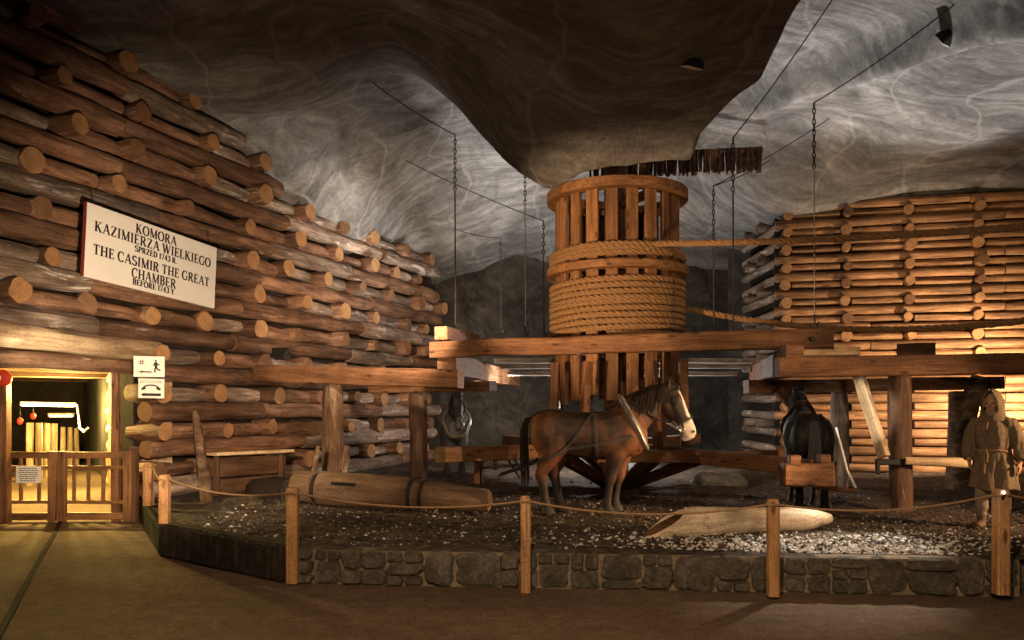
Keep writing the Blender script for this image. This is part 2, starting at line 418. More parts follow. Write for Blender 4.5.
# ------------------------------------------------------------------ ceiling of salt rock (a height field with a bulge hanging over the path)
def tps(pts):
    A = np.array([(p[0], p[1]) for p in pts]); z = np.array([p[2] for p in pts]); n = len(A)
    d = np.linalg.norm(A[:, None]-A[None], axis=2)
    K = np.where(d > 0, d*d*np.log(d+1e-12), 0)+np.eye(n)*.05
    Pm = np.c_[np.ones(n), A]
    S = np.block([[K, Pm], [Pm.T, np.zeros((3, 3))]])
    c = np.linalg.solve(S, np.r_[z, 0, 0, 0])
    def f(X, Y):
        r2 = (X[..., None]-A[:, 0])**2+(Y[..., None]-A[:, 1])**2
        return (.5*r2*np.log(r2+1e-12)) @ c[:n]+c[n]+c[n+1]*X+c[n+2]*Y
    return f
FARP = [P(*a) for a in ((60, 0, 11.84), (130, 45, 13), (200, 110, 14.5), (240, 150, 15.5), (300, 205, 17.2), (360, 240, 19.4), (440, 262, 23.5),
    (400, 70, 15.6), (450, 100, 17), (500, 155, 19.4), (548, 190, 21.8), (500, 266, 25.2), (560, 266, 25.2), (350, 150, 17.2), (400, 200, 20), (460, 232, 22.3),
    (620, 150, 19), (690, 165, 20), (757, 85, 15), (800, 0, 12.5), (1024, 0, 11), (900, 60, 13.5), (1024, 100, 14), (900, 122, 15.5), (820, 130, 17),
    (780, 212, 19), (1024, 186, 17.8), (900, 192, 18.3), (720, 243, 23), (640, 262, 25.2), (745, 240, 21.9))]
FARP += [V((4.5, 6, 8.3)), V((9, 5, 7.8)), V((-9.5, 8, 8)), V((0, 8, 8.2)), V((12.5, 12, 7.3)), V((0, 29, 5.5)), V((8, 26, 5.8)), V((1.5, 14.5, 8.4)), V((13, 17, 6.6))]
NEARP = [P(*a) for a in ((548, 190, 14.1), (580, 178, 13.5), (610, 168, 13.2), (650, 165, 13.2), (690, 163, 13.2), (697, 140, 12.8), (757, 85, 11.9), (800, 0, 10.4),
    (500, 155, 14.4), (450, 100, 14.9), (400, 72, 15.3), (300, 100, 14.8), (250, 60, 13.2), (150, 0, 11.3), (512, 0, 9.6), (700, 0, 9.4), (600, 80, 11.5), (450, 45, 12.8))]
NEARP += [V((0, 0, 7.2)), V((-8, 3, 7.6)), V((7, 3, 7.4)), V((-9.5, 8, 7.9)), V((0, -3, 7.2))]
fF, fN = tps(FARP), tps(NEARP)
LIP = [P(*a) for a in ((330, 60, 15.6), (400, 72, 15.3), (450, 100, 14.9), (500, 155, 14.4), (548, 190, 14.1), (580, 178, 13.5), (610, 168, 13.2), (690, 164, 13.2), (697, 140, 12.8), (757, 85, 11.9), (800, 0, 10.4))]
POLY = [(-14, 17.0)]+[(p.x, p.y) for p in LIP]+[(3.9, 6), (4.3, -4), (-14, -4)]
def inside_dist(X, Y):
    "signed distance to the bulge's outline, negative inside"
    d = np.full(X.shape, 1e9); ins = np.zeros(X.shape, bool); n = len(POLY)
    for i in range(n):
        (x0, y0), (x1, y1) = POLY[i], POLY[(i+1) % n]
        ex, ey = x1-x0, y1-y0
        t = np.clip(((X-x0)*ex+(Y-y0)*ey)/(ex*ex+ey*ey), 0, 1)
        d = np.minimum(d, np.hypot(X-x0-t*ex, Y-y0-t*ey))
        if abs(y1-y0) > 1e-9:
            c = ((y0 > Y) != (y1 > Y)) & (X < (x1-x0)*(Y-y0)/(y1-y0)+x0)
            ins ^= c
    return np.where(ins, -d, d)
SHADE_RIB = []
def ceil_np(X, Y):
    F, N = fF(X, Y), fN(X, Y)
    sd = inside_dist(X, Y)
    wgt = np.clip(sd/.55, 0, 1); wgt = wgt*wgt*(3-2*wgt)
    N = np.minimum(N, F+.3)
    Z = N+(F-N)*wgt
    dm = np.full(X.shape, 1e9)                # added rib, shaped to shade a dark band across the right-hand ceiling
    for a, b in zip(SHADE_RIB, SHADE_RIB[1:]):
        ex, ey = b.x-a.x, b.y-a.y
        t = np.clip(((X-a.x)*ex+(Y-a.y)*ey)/(ex*ex+ey*ey), 0, 1)
        dm = np.minimum(dm, np.hypot(X-a.x-t*ex, Y-a.y-t*ey))
    Z = Z-.50*np.exp(-(dm/.24)**2)
    return np.maximum(Z, 4.9)
def czs(x, y):
    z = float(ceil_np(np.array([x]), np.array([y]))[0])
    return z+.12*noise.fractal(V((x*.5, y*.5, 3.3)), 1.0, 2.0, 4)
def hit_ceiling(px, py, d0=8.0):
    "walk along the line of sight of a photo pixel to the rock ceiling"
    d = d0
    while d < 30:
        p = P(px, py, d)
        if p.z > czs(p.x, p.y): return p
        d += .05
    return p
SHADE_RIB += [hit_ceiling(*p) for p in ((752, 92), (790, 76), (830, 62), (870, 52), (920, 32), (970, 14), (1023, 2), (1080, -18))]
def build_ceiling():
    xs = np.concatenate([np.linspace(-14, -5, 50), np.linspace(-4.9, 8, 230), np.linspace(8.1, 16, 50)])
    ys = np.concatenate([np.linspace(-3, 7.9, 40), np.linspace(8, 20, 230), np.linspace(20.1, 29, 60)])
    X, Y = np.meshgrid(xs, ys); Z = ceil_np(X, Y)
    nx, ny = len(xs), len(ys); vv = []
    for j in range(ny):
        for i in range(nx):
            p = V((X[j, i], Y[j, i], 0))
            z = Z[j, i]+.12*noise.fractal(V((p.x*.5, p.y*.5, 3.3)), 1.0, 2.0, 4)
            vv.append((p.x, p.y, z))
    ff = [(j*nx+i, j*nx+i+1, (j+1)*nx+i+1, (j+1)*nx+i) for j in range(ny-1) for i in range(nx-1)]
    me = bpy.data.meshes.new('ceiling'); me.from_pydata(vv, [], ff); me.materials.append(M['rock'])
    me.polygons.foreach_set('use_smooth', [True]*len(ff))
    o = put('ceiling', me); o['kind'] = 'structure'
build_ceiling()

# ------------------------------------------------------------------ ground
def gz(x, y):
    "height of the raised dirt stage"
    z = .36+.07*noise.fractal(V((x*.45, y*.45, 0)), 1.0, 2.0, 3)+.03*noise.fractal(V((x*2.3, y*2.3, 5)), 1.0, 2.0, 3)
    e = min(1, max(0, (y-yfront(x))/.8)); return .35+(z-.35)*e
C0, C1, C2 = V((-2.376, 8.45)), V((-4.36, 10.0)), V((-6.0, 13.0))
def yfront(x):
    if x >= C0.x: return 8.45+(x-C0.x)*(-.6/7.35)
    if x >= C1.x: return 8.45+(C0.x-x)/(C0.x-C1.x)*1.55
    return min(13.6, 10+(C1.x-x)/(C1.x-C2.x)*3.0)
def build_grounds():
    vv = []; ff = []; nx, ny = 250, 200
    for j in range(ny):
        t = (j/(ny-1))**1.5
        for i in range(nx):
            x = -6.3+20*(i/(nx-1)); y0 = yfront(x)+.05; y = y0+(27-y0)*t
            vv.append((x, y, gz(x, y)))
    ff = [(j*nx+i, j*nx+i+1, (j+1)*nx+i+1, (j+1)*nx+i) for j in range(ny-1) for i in range(nx-1)]
    me = bpy.data.meshes.new('floor_stage'); me.from_pydata(vv, [], ff); me.materials.append(M['dirt'])
    me.polygons.foreach_set('use_smooth', [True]*len(ff)); put('floor_stage', me)['kind'] = 'structure'
    vv = []; nx, ny = 110, 120
    for j in range(ny):
        for i in range(nx):
            x = -16+30*i/(nx-1); y = -3+36*j/(ny-1)
            vv.append((x, y, .012*noise.fractal(V((x*.6, y*.6, 7)), 1.0, 2.0, 3)-.006))
    ff = [(j*nx+i, j*nx+i+1, (j+1)*nx+i+1, (j+1)*nx+i) for j in range(ny-1) for i in range(nx-1)]
    me = bpy.data.meshes.new('floor'); me.from_pydata(vv, [], ff); me.materials.append(M['path'])
    me.polygons.foreach_set('use_smooth', [True]*len(ff)); put('floor', me)['kind'] = 'structure'
    def gp(px, py): d = EYE*FPX/(py-HZ); return V(((px-512)/FPX*d, d, .0))
    a, b = gp(61, 521), gp(-4, 640)
    o = beam('trim_1', a+V((0, 0, .002)), b+V((0, 0, .002)), .06, .02, [M['earth']]); o['kind'] = 'structure'
build_grounds()
def scatter(name, n, m, fn, rmin, rmax, label, cat):
    mb = MB()
    for _ in range(n):
        x, y = fn(); r = random.uniform(rmin, rmax)*(1 if random.random() < .85 else 1.8)
        c = V((x, y, gz(x, y)+r*.25)); ps = []
        for k in range(6):
            a = [(1, 0, 0), (-1, 0, 0), (0, 1, 0), (0, -1, 0), (0, 0, .7), (0, 0, -.7)][k]
            ps.append(c+V(a)*r*random.uniform(.6, 1.3))
        b = len(mb.v); mb.v += ps
        for q in ((0, 2, 4), (2, 1, 4), (1, 3, 4), (3, 0, 4), (2, 0, 5), (1, 2, 5), (3, 1, 5), (0, 3, 5)):
            mb.f.append(tuple(b+i for i in q)); mb.m.append(0)
    o = obj(name, mb, m, smooth=False); tag(o, label, cat, None, 'stuff')
def ground_any():
    while True:
        x = random.uniform(-4.2, 9); y = yfront(x)+.28+abs(random.gauss(0, 2.6))
        if y < 17: return x, y
def ground_white():
    while True:
        x = random.gauss(3.3, 1.1); y = random.gauss(8.55, .5)
        if y > yfront(x)+.28: return x, y
scatter('dirt_clods', 5200, M['dirtclod'], ground_any, .008, .034, 'dark crumbs of dirt scattered over the trampled ground', 'dirt')
scatter('salt_grains', 1500, M['salt'], ground_any, .007, .018, 'pale salt grains sprinkled thinly across the dark ground', 'salt')
scatter('salt_spill', 2400, M['salt'], ground_white, .008, .024, 'bright spill of white salt in front of the hollowed log', 'salt')

# stone kerb
def stone_wall(name, A, B, h, seed, step=None):
    random.seed(seed)
    A3, B3 = V((A.x, A.y, 0)), V((B.x, B.y, 0)); L = (B3-A3).length; Mx = AB(A3, B3)
    mb = MB(); mb.box((L/2, .115, h/2-.05), (L, .2, h+.08), m=1)
    x = .0
    while x < L-.06:
        wcol = min(random.uniform(.22, .52), L-x)
        n = random.choice((1, 2, 2, 2, 3)) if h > .3 else 1
        cuts = [0]+sorted(random.uniform(.25, .75) if n == 2 else (k+random.uniform(.8, 1.2))/n for k in range(n-1))+[1]
        for k in range(n):
            z0, z1 = cuts[k]*h, cuts[k+1]*h
            parts = [(x, x+wcol)] if (random.random() < .55 or n == 1) else [(x, x+wcol*.48), (x+wcol*.48, x+wcol)]
            for a, b in parts:
                g = random.uniform(.004, .012); cx, cz = (a+b)/2, (z0+z1)/2; sx, sz = (b-a)/2-g, (z1-z0)/2-g
                if sx < .03 or sz < .02: continue
                rings = []; sd = random.uniform(0, 99); pr = random.uniform(.02, .05)
                for yy, sc in ((.10, 1.0), (.03, 1.0), (-pr*.5, .97), (-pr, .84)):
                    ring = []
                    for q in range(20):
                        an = 2*PI*q/20; ex = 9.0
                        cxx, czz = math.cos(an), math.sin(an); nrm = (abs(cxx)**ex+abs(czz)**ex)**(1/ex)
                        rr = sc*(1+.22*noise.noise(V((cxx*1.1+sd, czz*1.1, yy*2)))+.10*noise.noise(V((cxx*4+sd, czz*4, yy*4))))
                        ring.append((cx+sx*rr*cxx/nrm, yy+.022*noise.noise(V((q*1.0, sd, yy*20))), cz+sz*rr*czz/nrm))
                    rings.append(ring)
                mb.loft(rings, True, 0)
        x += wcol
    o = put(name, mb.mesh(name, [M['stone'], M['mortar']]), None, Mx); o['kind'] = 'structure'
E1 = V((4.99, 7.85))
stone_wall('wall_front', C0, E1, .36, 3)
stone_wall('wall_front_end', V((5.02, 8.02)), V((9, 7.75)), .30, 4)
def side_wall(name, A, B, h):
    A3, B3 = V((A.x, A.y, 0)), V((B.x, B.y, 0)); L = (B3-A3).length; mb = MB()
    mb.box((L/2, .1, h/2-.04), (L, .2, h+.06), m=1)
    x = .0
    while x < L-.05:
        wc = min(random.uniform(.12, .22), L-x)
        mb.box((x+wc/2, .0, h/2), (wc-.016, .1, h-.02), m=0, bev=.015); x += wc
    o = put(name, mb.mesh(name, [M['burnt'], M['earth']]), None, AB(A3, B3)); o['kind'] = 'structure'
side_wall('wall_side', C1, C0-V((.03, -.02)), .40)
side_wall('wall_side_rear', C2, C1, .38)
random.seed(21)

# ------------------------------------------------------------------ log walls
WA = V((-11.4, 0, 0)); WU = V((.3975, 1, 0)); WN = V((.9293, -.3694, 0)); WT = V((.3694, .9293, 0))
def wl(d, z=0.0, out=0.0):
    p = WA+WU*d; return V((p.x, p.y, z))+WN*out
def left_top(d):
    T = ((9, 8.2), (11.84, 7.95), (13, 7.8), (14.5, 7.3), (15.5, 6.95), (17.2, 6.35), (19.4, 6.05), (23.5, 6.1), (30, 6))
    for (a, za), (b, zb) in zip(T, T[1:]):
        if a <= d <= b: return za+(zb-za)*(d-a)/(b-a)
    return 8.2
wleft = MB()
for (d0, d1, z0, z1) in ((9.0, 13.35, 2.95, 8.6), (13.35, 23.4, -.2, 8.2)):
    a, b = wl(d0, 0, -.5), wl(d1, 0, -.5); L = (b-a).length
    wleft.xf(Matrix())
    m = MB().box((L/2, .0, (z0+z1)/2), (L, .4, z1-z0)).xf(AB(a, b))
    k = len(wleft.v); wleft.v += m.v; wleft.f += [tuple(i+k for i in f) for f in m.f]; wleft.m += m.m
wall_left = obj('wall_left', wleft, M['earth'], smooth=False); wall_left['kind'] = 'structure'
SIGN_S = (11.5, 14.9, 3.5, 5.05)
EN = [M['end'], M['end_dark']]
def left_logs():
    PITCH, z = .655, .30
    k = 0
    while z < 8.1:
        rl, rh = .185, .165
        zl = z+rl; zh = z+2*rl+rh-.045
        # long logs
        d = 9.3+random.uniform(-.6, .3)
        if zl < 2.95: d = 13.32
        while d < 23.0:
            L = random.uniform(2.6, 4.4); d1 = min(d+L, 23.1+random.uniform(-.1, .2))
            top = left_top((d+d1)/2)
            if d1-d > .5 and zl+rl < top+.25 and not (k == 4 and 0):
                r = rl*random.uniform(.84, 1.08)
                grey = random.random() < (.6 if d > 16 else .3)
                log('wall_log', wl(d+.012, zl+random.uniform(-.02, .02), -.03+random.uniform(-.03, .03)), wl(d1-.012, zl+random.uniform(-.02, .02), -.03+random.uniform(-.03, .03)),
                    r, r*random.uniform(.88, 1.0), [M['log_grey'] if grey else M['log'], M['end_dark']], wall_left)
            d = d1
        # cross logs (ends towards the room) with short logs between them
        d = 9.6+random.uniform(0, .5)+(k % 2)*.5
        if zh < 2.9: d = 13.45
        prev = d-.9
        while d < 23.2:
            top = left_top(d); ins = SIGN_S[0]-.3 < d < SIGN_S[1]+.25 and SIGN_S[2]-.25 < zh < SIGN_S[3]+.15
            if zh+rh < top+.3:
                r = rh*random.uniform(.82, 1.22); o_ = .04 if ins else random.uniform(.14, .36)
                if not (ins and 0):
                    log('cross_log', wl(d, zh, -.45), wl(d, zh+random.uniform(-.03, .03), o_)+WT*random.uniform(-.1, .05), r*.97, r,
                        [M['log'], random.choice(EN+[M['end']])], wall_left)
                if zh > 2.9 or prev > 13.2:
                    q = rh*random.uniform(.7, .95)
                    oo = -.10+random.uniform(-.05, .04)
                    if d-prev > .45:
                        log('short_log', wl(prev+.14, zh+random.uniform(-.03, .02), oo), wl(d-.12-random.uniform(0, .12), zh+random.uniform(-.03, .02), oo), q, q*random.uniform(.85, 1.02),
                            [M['log_grey'] if random.random() < (.6 if d > 15 else .35) else M['log'], M['end']], wall_left, seg=12)
            prev = d; d += random.uniform(1.05, 1.5)
        z += PITCH; k += 1
left_logs()
def finish_parts(root, name, keep=100):
    "past a hundred of one part the most distant ones become a single part"
    ps = [c for c in COL.objects if c.parent == root and c.name.split('.')[0] == name]
    if len(ps) <= keep: return
    def share(o):
        c = world(o) @ (sum((V(b) for b in o.bound_box), V())/8)
        dx = o.bound_box[6][0]-o.bound_box[0][0]
        px = 512+c.x/c.y*FPX; py = HZ-(c.z-EYE)/c.y*FPX
        vis = 1 if (-40 < px < 1064 and -20 < py < 660) else .01
        return vis*dx/c.y/c.y
    ps.sort(key=share, reverse=True)
    rest = ps[keep-1:]; bm = bmesh.new(); mats = []
    for o in rest:
        me = o.data.copy(); me.transform(o.matrix_basis)
        idx = []
        for mm in me.materials:
            if mm not in mats: mats.append(mm)
            idx.append(mats.index(mm))
        for p in me.polygons: p.material_index = idx[p.material_index]
        bm.from_mesh(me)
    nm = bpy.data.meshes.new(name+'_stack'); bm.to_mesh(nm); bm.free()
    for mm in mats: nm.materials.append(mm)
    for o in rest: bpy.data.objects.remove(o)
    o = put(name+'_stack', nm, root); o.matrix_basis = Matrix(); o['kind'] = 'stuff'
for nm in ('wall_log', 'cross_log', 'short_log'): finish_parts(wall_left, nm)

RA = V((6.4, 19.1, 0)); RU = V((.9735, -.2287, 0)); RN = V((-.2287, -.9735, 0))
def wr(s, z=0.0, out=0.0): return RA+RU*s+V((0, 0, z))+RN*out
def right_top(s): return 6.75+.12*min(s, 4)/4 if s < 3 else 6.8
mb = MB()
a, b = wr(-.1, 0, -.45), wr(8, 0, -.45)
mb.box(((b-a).length/2, 0, 3.3), ((b-a).length, .4, 7.2)).xf(AB(a, b))
m2 = MB().box((0, 0, 0), (.3, 3.2, 7.2)).xf(Matrix.Translation((6.85, 20.9, 3.3)))
k = len(mb.v); mb.v += m2.v; mb.f += [tuple(i+k for i in f) for f in m2.f]; mb.m += m2.m
wall_right = obj('wall_right', mb, M['earth'], smooth=False); wall_right['kind'] = 'structure'
def right_logs():
    z, k = .33, 0
    cols = [.14, 1.47, 2.82, 4.27, 5.62, 7.0]
    while z < 6.75:
        rl, rh = .106, .107
        zl, zh = z+rl, z+2*rl+rh-.008
        cuts = [-.12]+random.choice(([3.9], [4.1, ], [2.0, 5.4], [4.8]))+[7.6]
        for s0, s1 in zip(cuts, cuts[1:]):
            log('wall_log', wr(s0+.01, zl, 0), wr(s1-.01, zl+random.uniform(-.015, .015), 0), rl*random.uniform(.92, 1.05), None, [M['logr'], M['end']], wall_right, seg=12, wob=.03)
        if zh < 6.62:
            for i, s in enumerate(cols):
                show = s > 4.0 or zh > 2.3 or s < .5
                if show:
                    r = rh*random.uniform(.92, 1.25)
                    log('cross_log', wr(s, zh, -.42), wr(s+random.uniform(-.05, .05), zh+random.uniform(-.01, .02), random.uniform(.14, .24)), r, r*1.02, [M['logr'], random.choice(EN+[M['end']]*2)], wall_right, seg=14, wob=.03)
                if i < len(cols)-1:
                    rr = rh*random.uniform(.78, .92)
                    log('short_log', wr(s+.13, zh, -.03), wr(cols[i+1]-.13, zh+random.uniform(-.012, .012), -.03), rr, rr*.98, [M['logr'], M['end']], wall_right, seg=10, wob=.03)
        # side return running back into the dark
        log('side_log', V((6.42, 19.25, zl)), V((6.46, 22.2, zl+.02)), rl*.95, None, [M['log_grey'], M['end']], wall_right, seg=10, wob=.03)
        if k % 2 == 0:
            for yy in (20.3, 21.4):
                log('side_cross_log', V((6.9, yy, zh)), V((6.22, yy+.02, zh)), rh*1.05, None, [M['log_grey'], M['end_dark']], wall_right, seg=10, wob=.03)
        z += .412; k += 1
right_logs()
for nm in ('wall_log', 'cross_log', 'short_log', 'side_log', 'side_cross_log'): finish_parts(wall_right, nm)

# rock at the back of the chamber
def rock_sheet(name, pts, m, amp=.45, nu=70, nv=40):
    "rough rock face spanned along a floor line, from z0 to z1"
    (a, b, z0, z1) = pts; a, b = V(a), V(b); n = V((0, 0, 1)).cross(b-a).normalized(); vv = []
    for j in range(nv):
        for i in range(nu):
            p = a.lerp(b, i/(nu-1)); z = z0+(z1-z0)*j/(nv-1)
            p = V((p.x, p.y, z))-n*amp*noise.fractal(V((p.x*.5, p.y*.5, z*.6)), 1.0, 2.1, 5)
            vv.append(p)
    ff = [(j*nu+i, j*nu+i+1, (j+1)*nu+i+1, (j+1)*nu+i) for j in range(nv-1) for i in range(nu-1)]
    me = bpy.data.meshes.new(name); me.from_pydata([tuple(p) for p in vv], [], ff); me.materials.append(m)
    me.polygons.foreach_set('use_smooth', [True]*len(ff)); put(name, me)['kind'] = 'structure'
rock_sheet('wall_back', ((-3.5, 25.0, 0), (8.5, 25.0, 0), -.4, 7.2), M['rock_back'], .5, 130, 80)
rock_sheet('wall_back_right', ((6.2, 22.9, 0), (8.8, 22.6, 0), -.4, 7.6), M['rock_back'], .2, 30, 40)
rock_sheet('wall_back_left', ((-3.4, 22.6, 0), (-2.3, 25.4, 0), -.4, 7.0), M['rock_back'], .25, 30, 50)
# boundary of the chamber that the camera does not look at
for nm, (a, b) in {'wall_east': ((14.2, 29, 0), (14.2, -3, 0)), 'wall_south': ((14, -2.8, 0), (-13, -2.8, 0)), 'wall_west': ((-13.2, -3, 0), (-13.2, 9, 0))}.items():
    rock_sheet(nm, (a, b, -.4, 8.8), M['rock_back'], .3, 30, 16)

# ------------------------------------------------------------------ tunnel on the left
TD = V((-.522, .853, 0)); T0 = V((-6.55, 13.6, 0)); TN = V((.853, .522, 0))     # TN points to the tunnel's right
def tp(s, off, z): return T0+TD*s+TN*off+V((0, 0, z))
mb = MB()
def slab(mb, c, d, Mx, m=0):
    t = MB().box(c, d, m=m).xf(Mx); k = len(mb.v); mb.v += t.v; mb.f += [tuple(i+k for i in f) for f in t.f]; mb.m += t.m
TX = AB(T0, T0+TD)
slab(mb, (8, 2.75, 1.4), (18, .2, 3.2), TX)       # left side
slab(mb, (9, -.42, 1.4), (17, .2, 3.2), TX)       # right side
slab(mb, (17, 1.2, 1.4), (.2, 3.6, 3.2), TX, 1)      # far end
wt = obj('wall_tunnel', mb, [M['rock_back'], M['earth']], smooth=False); wt['kind'] = 'structure'
mb = MB()
for i in range(38):
    slab(mb, (.05+i*.43, 1.2, 2.78+random.uniform(-.02, .02)), (.40, 3.4, .1), TX)
ct = obj('ceiling_tunnel', mb, M['dark_timber']); ct['kind'] = 'structure'
# side logs on the right wall of the tunnel, ends toward the passage
for i, z in enumerate((.2, .55, .9, 1.27, 1.62, 1.97, 2.3)):
    a = tp(.05+(i % 2)*.05, .7, z); b = tp(.02+(i % 2)*.05, .03+.06*(i % 2), z)
    log('tunnel_cross_log', a, b, .17, .175, [M['log_pale'], M['end']], wt)
    log('tunnel_cross_log', tp(1.2+.1*(i % 3), .5, z+.05), tp(1.15, -.16, z+.05), .17, .17, [M['log_pale'], M['end']], wt)
    log('tunnel_log', tp(.5, .1, z+.16), tp(3.6, .1, z+.16), .15, .14, [M['log_pale'], M['end']], wt)
# lintel, roof timbers, jamb posts
t = log('lintel_log', wl(9.6, 2.90, .16), wl(13.42, 2.80, .16), .19, .165, [M['log_pale'], M['end']])
tag(t, 'thick pale peeled log across the top of the gated tunnel mouth', 'log')
t = log('header_log', wl(9.8, 2.56, -.22), wl(13.3, 2.54, -.22), .14, .13, [M['log'], M['end']])
tag(t, 'darker log just under the pale lintel of the tunnel mouth', 'log')
t = beam('jamb_post', P(116, 521, 13.1)-V((0, 0, .05)), P(115.5, 363, 13.1), .11, .12, 'timber'); tag(t, 'square timber post inside the tunnel mouth behind the right gate leaf', 'post')
t = beam('jamb_post', V((P(5, 0, 12.9).x, 12.9, -.03)), V((P(4, 0, 12.9).x, 12.9, 2.42)), .15, .15, 'timber'); tag(t, 'square timber post behind the left gate leaf by the red bell', 'post')
t = beam('roof_beam', tp(2.2, .3, 2.62), tp(2.2, -2.7, 2.62), .2, .2, 'dark_timber'); tag(t, 'dark roof timber across the tunnel nearest its mouth', 'beam')
t = beam('roof_beam', tp(4.6, .3, 2.60), tp(4.6, -2.7, 2.60), .2, .2, 'dark_timber'); tag(t, 'dark roof timber deeper inside the tunnel', 'beam')
ks = [(30, 19.0, 1.50, .09, 'first short post from the left'), (39, 20.6, 1.46, .10, 'post beneath the orange cap light'), (47, 21.4, 1.44, .09, 'greenish post in the middle of the row'), (54, 22.2, 1.42, .10, 'thicker post right of the middle of the row'),
      (63, 23.0, 1.30, .08, 'third post from the far right of the row'), (70, 23.8, 1.28, .08, 'second post from the far right of the row'), (76, 24.6, 1.24, .08, 'post at the far right end of the row')]
for px, d, z, r, lab in ks:
    x = P(px, 0, d).x
    o = log('tunnel_post', V((x, d, -.02)), V((x, d, z)), r*.95, r*.9, [M['log_pale'], M['end']], seg=12)
    tag(o, 'lit timber post in the tunnel, '+lab, 'post', 'row of posts inside the tunnel')
def tube_lamp(A, B, label):
    A, B = V(A), V(B); L = (B-A).length; Mx = AB(A, B)
    r = empty('tube_lamp', A, label, 'lamp', 'tube lamps in the tunnel')
    obj('housing', MB().box((L/2, 0, .05), (L, .12, .05), bev=.01), M['edge'], r, Mx)
    obj('glass_tube', MB().tube([(0.03, 0, 0), (L-.03, 0, 0)], .022, 10), M['tube'], r, Mx)
    for x in (.02, L-.02): obj('socket', MB().box((x, 0, .015), (.04, .05, .07), bev=.008), M['edge'], r, Mx)
tube_lamp(P(33, 361, 13.9), P(78, 364.5, 14.3), 'tube lamp under the tunnel roof just inside the mouth')
tube_lamp(P(20, 405, 18.0), P(76, 406, 18.6), 'longer tube lamp hanging across the dark end of the tunnel')
tube_lamp(P(48, 416, 20.5), P(74, 416, 20.7), 'shorter tube lamp below and behind the long one')
r = empty('alarm_bell', P(2, 378, 12.75), 'red round alarm bell on the post at the tunnel mouth', 'bell')
c = P(2, 378, 12.72)
obj('bell_body', MB().loft([[c+V((math.cos(a)*q, y, math.sin(a)*q)) for a in [2*PI*i/20 for i in range(20)]] for y, q in ((.06, .13), (-.0, .14), (-.05, .12), (-.08, .06))]), M['red'], r)
obj('bell_hub', MB().ell(c+V((0, -.09, 0)), (.045, .02, .045)), M['white'], r)
for px, py, d, cc, lab in ((20, 421, 19.2, 'red', 'small red signal light hanging in the tunnel'), (33, 416, 20.4, 'red', 'small orange-red cap light over a tunnel post')):
    r = empty('signal_light', P(px, py, d), lab, 'lamp'); c = P(px, py, d)
    obj('light_cap', MB().ell(c, (.07, .07, .09)), M['red'], r); obj('light_bracket', MB().tube([c+V((0, 0, .08)), c+V((0, 0, .3))], .012), M['black'], r)
# cable sagging down the tunnel's right side
t = sagrope('lamp_cable', [P(77, 405, 18.5), P(79, 420, 17.8), P(80, 428, 17.2), P(84, 432, 16.8), P(88, 428, 16.4)], .02, M['white']); tag(t, 'white cable looping down from the tunnel tube lamp', 'cable')

# gate: two leaves
def gate_leaf(x0, x1, d, label, post_left):
    X0, X1 = P(x0, 0, d).x, P(x1, 0, d).x
    zt, zm, zl, zb = [P(0, py, d).z for py in (455, 467.5, 502, 516)]
    r = empty('gate_leaf', V(((X0+X1)/2, d, 0)), label, 'gate', 'two leaves of the wooden gate')
    def bm_(nm, a, b, w_, h_): return beam(nm, a, b, w_, h_, 'gate', r, bev=.008)
    for x, wd in ((X0+.06, .13), (X1-.06, .13)):
        bm_('stile', V((x, d, zb-.09)), V((x, d, zt+.06)), wd, .08)
    for z, h_ in ((zt, .11), (zm, .07), (zl, .06), (zb, .12)):
        bm_('rail', V((X0+.1, d+.005, z)), V((X1-.1, d+.005, z)), .06, h_)
    n = 4
    for i in range(n):
        x = X0+(X1-X0)*(i+1)/(n+1); bm_('bar', V((x, d+.03, zl)), V((x, d+.03, zt)), .055, .04)
    return r
gate_leaf(-34, 56, 13.0, 'left leaf of the low wooden gate, with a paper notice on it', 1)
gate_leaf(58.5, 131, 13.05, 'right leaf of the low wooden gate, beside the log wall', 0)
t = beam('gate_post', P(134, 524, 13.12)-V((0, 0, .02)), P(134, 447, 13.12), .12, .14, 'dark_timber'); tag(t, 'dark square post the right gate leaf hangs from', 'post')
r = empty('paper_notice', P(28.5, 474.5, 12.92), 'white printed paper notice fixed on the left gate leaf', 'notice')
a = P(16, 483, 12.93); b = P(41, 466, 12.93)
obj('paper', MB().box((a+b)/2, (b.x-a.x, .006, b.z-a.z)), M['white'], r)
mb = MB()
for i in range(7):
    z = b.z-(b.z-a.z)*(.14+.12*i); wd = (b.x-a.x)*random.uniform(.55, .8)
    x = (a.x+b.x)/2-wd/2
    while x < (a.x+b.x)/2+wd/2-.02:
        l = random.uniform(.015, .05); mb.box((x+l/2, a.y-.0045, z), (l, .003, .012)); x += l+.012
obj('print', mb, M['ink'], r, smooth=False)

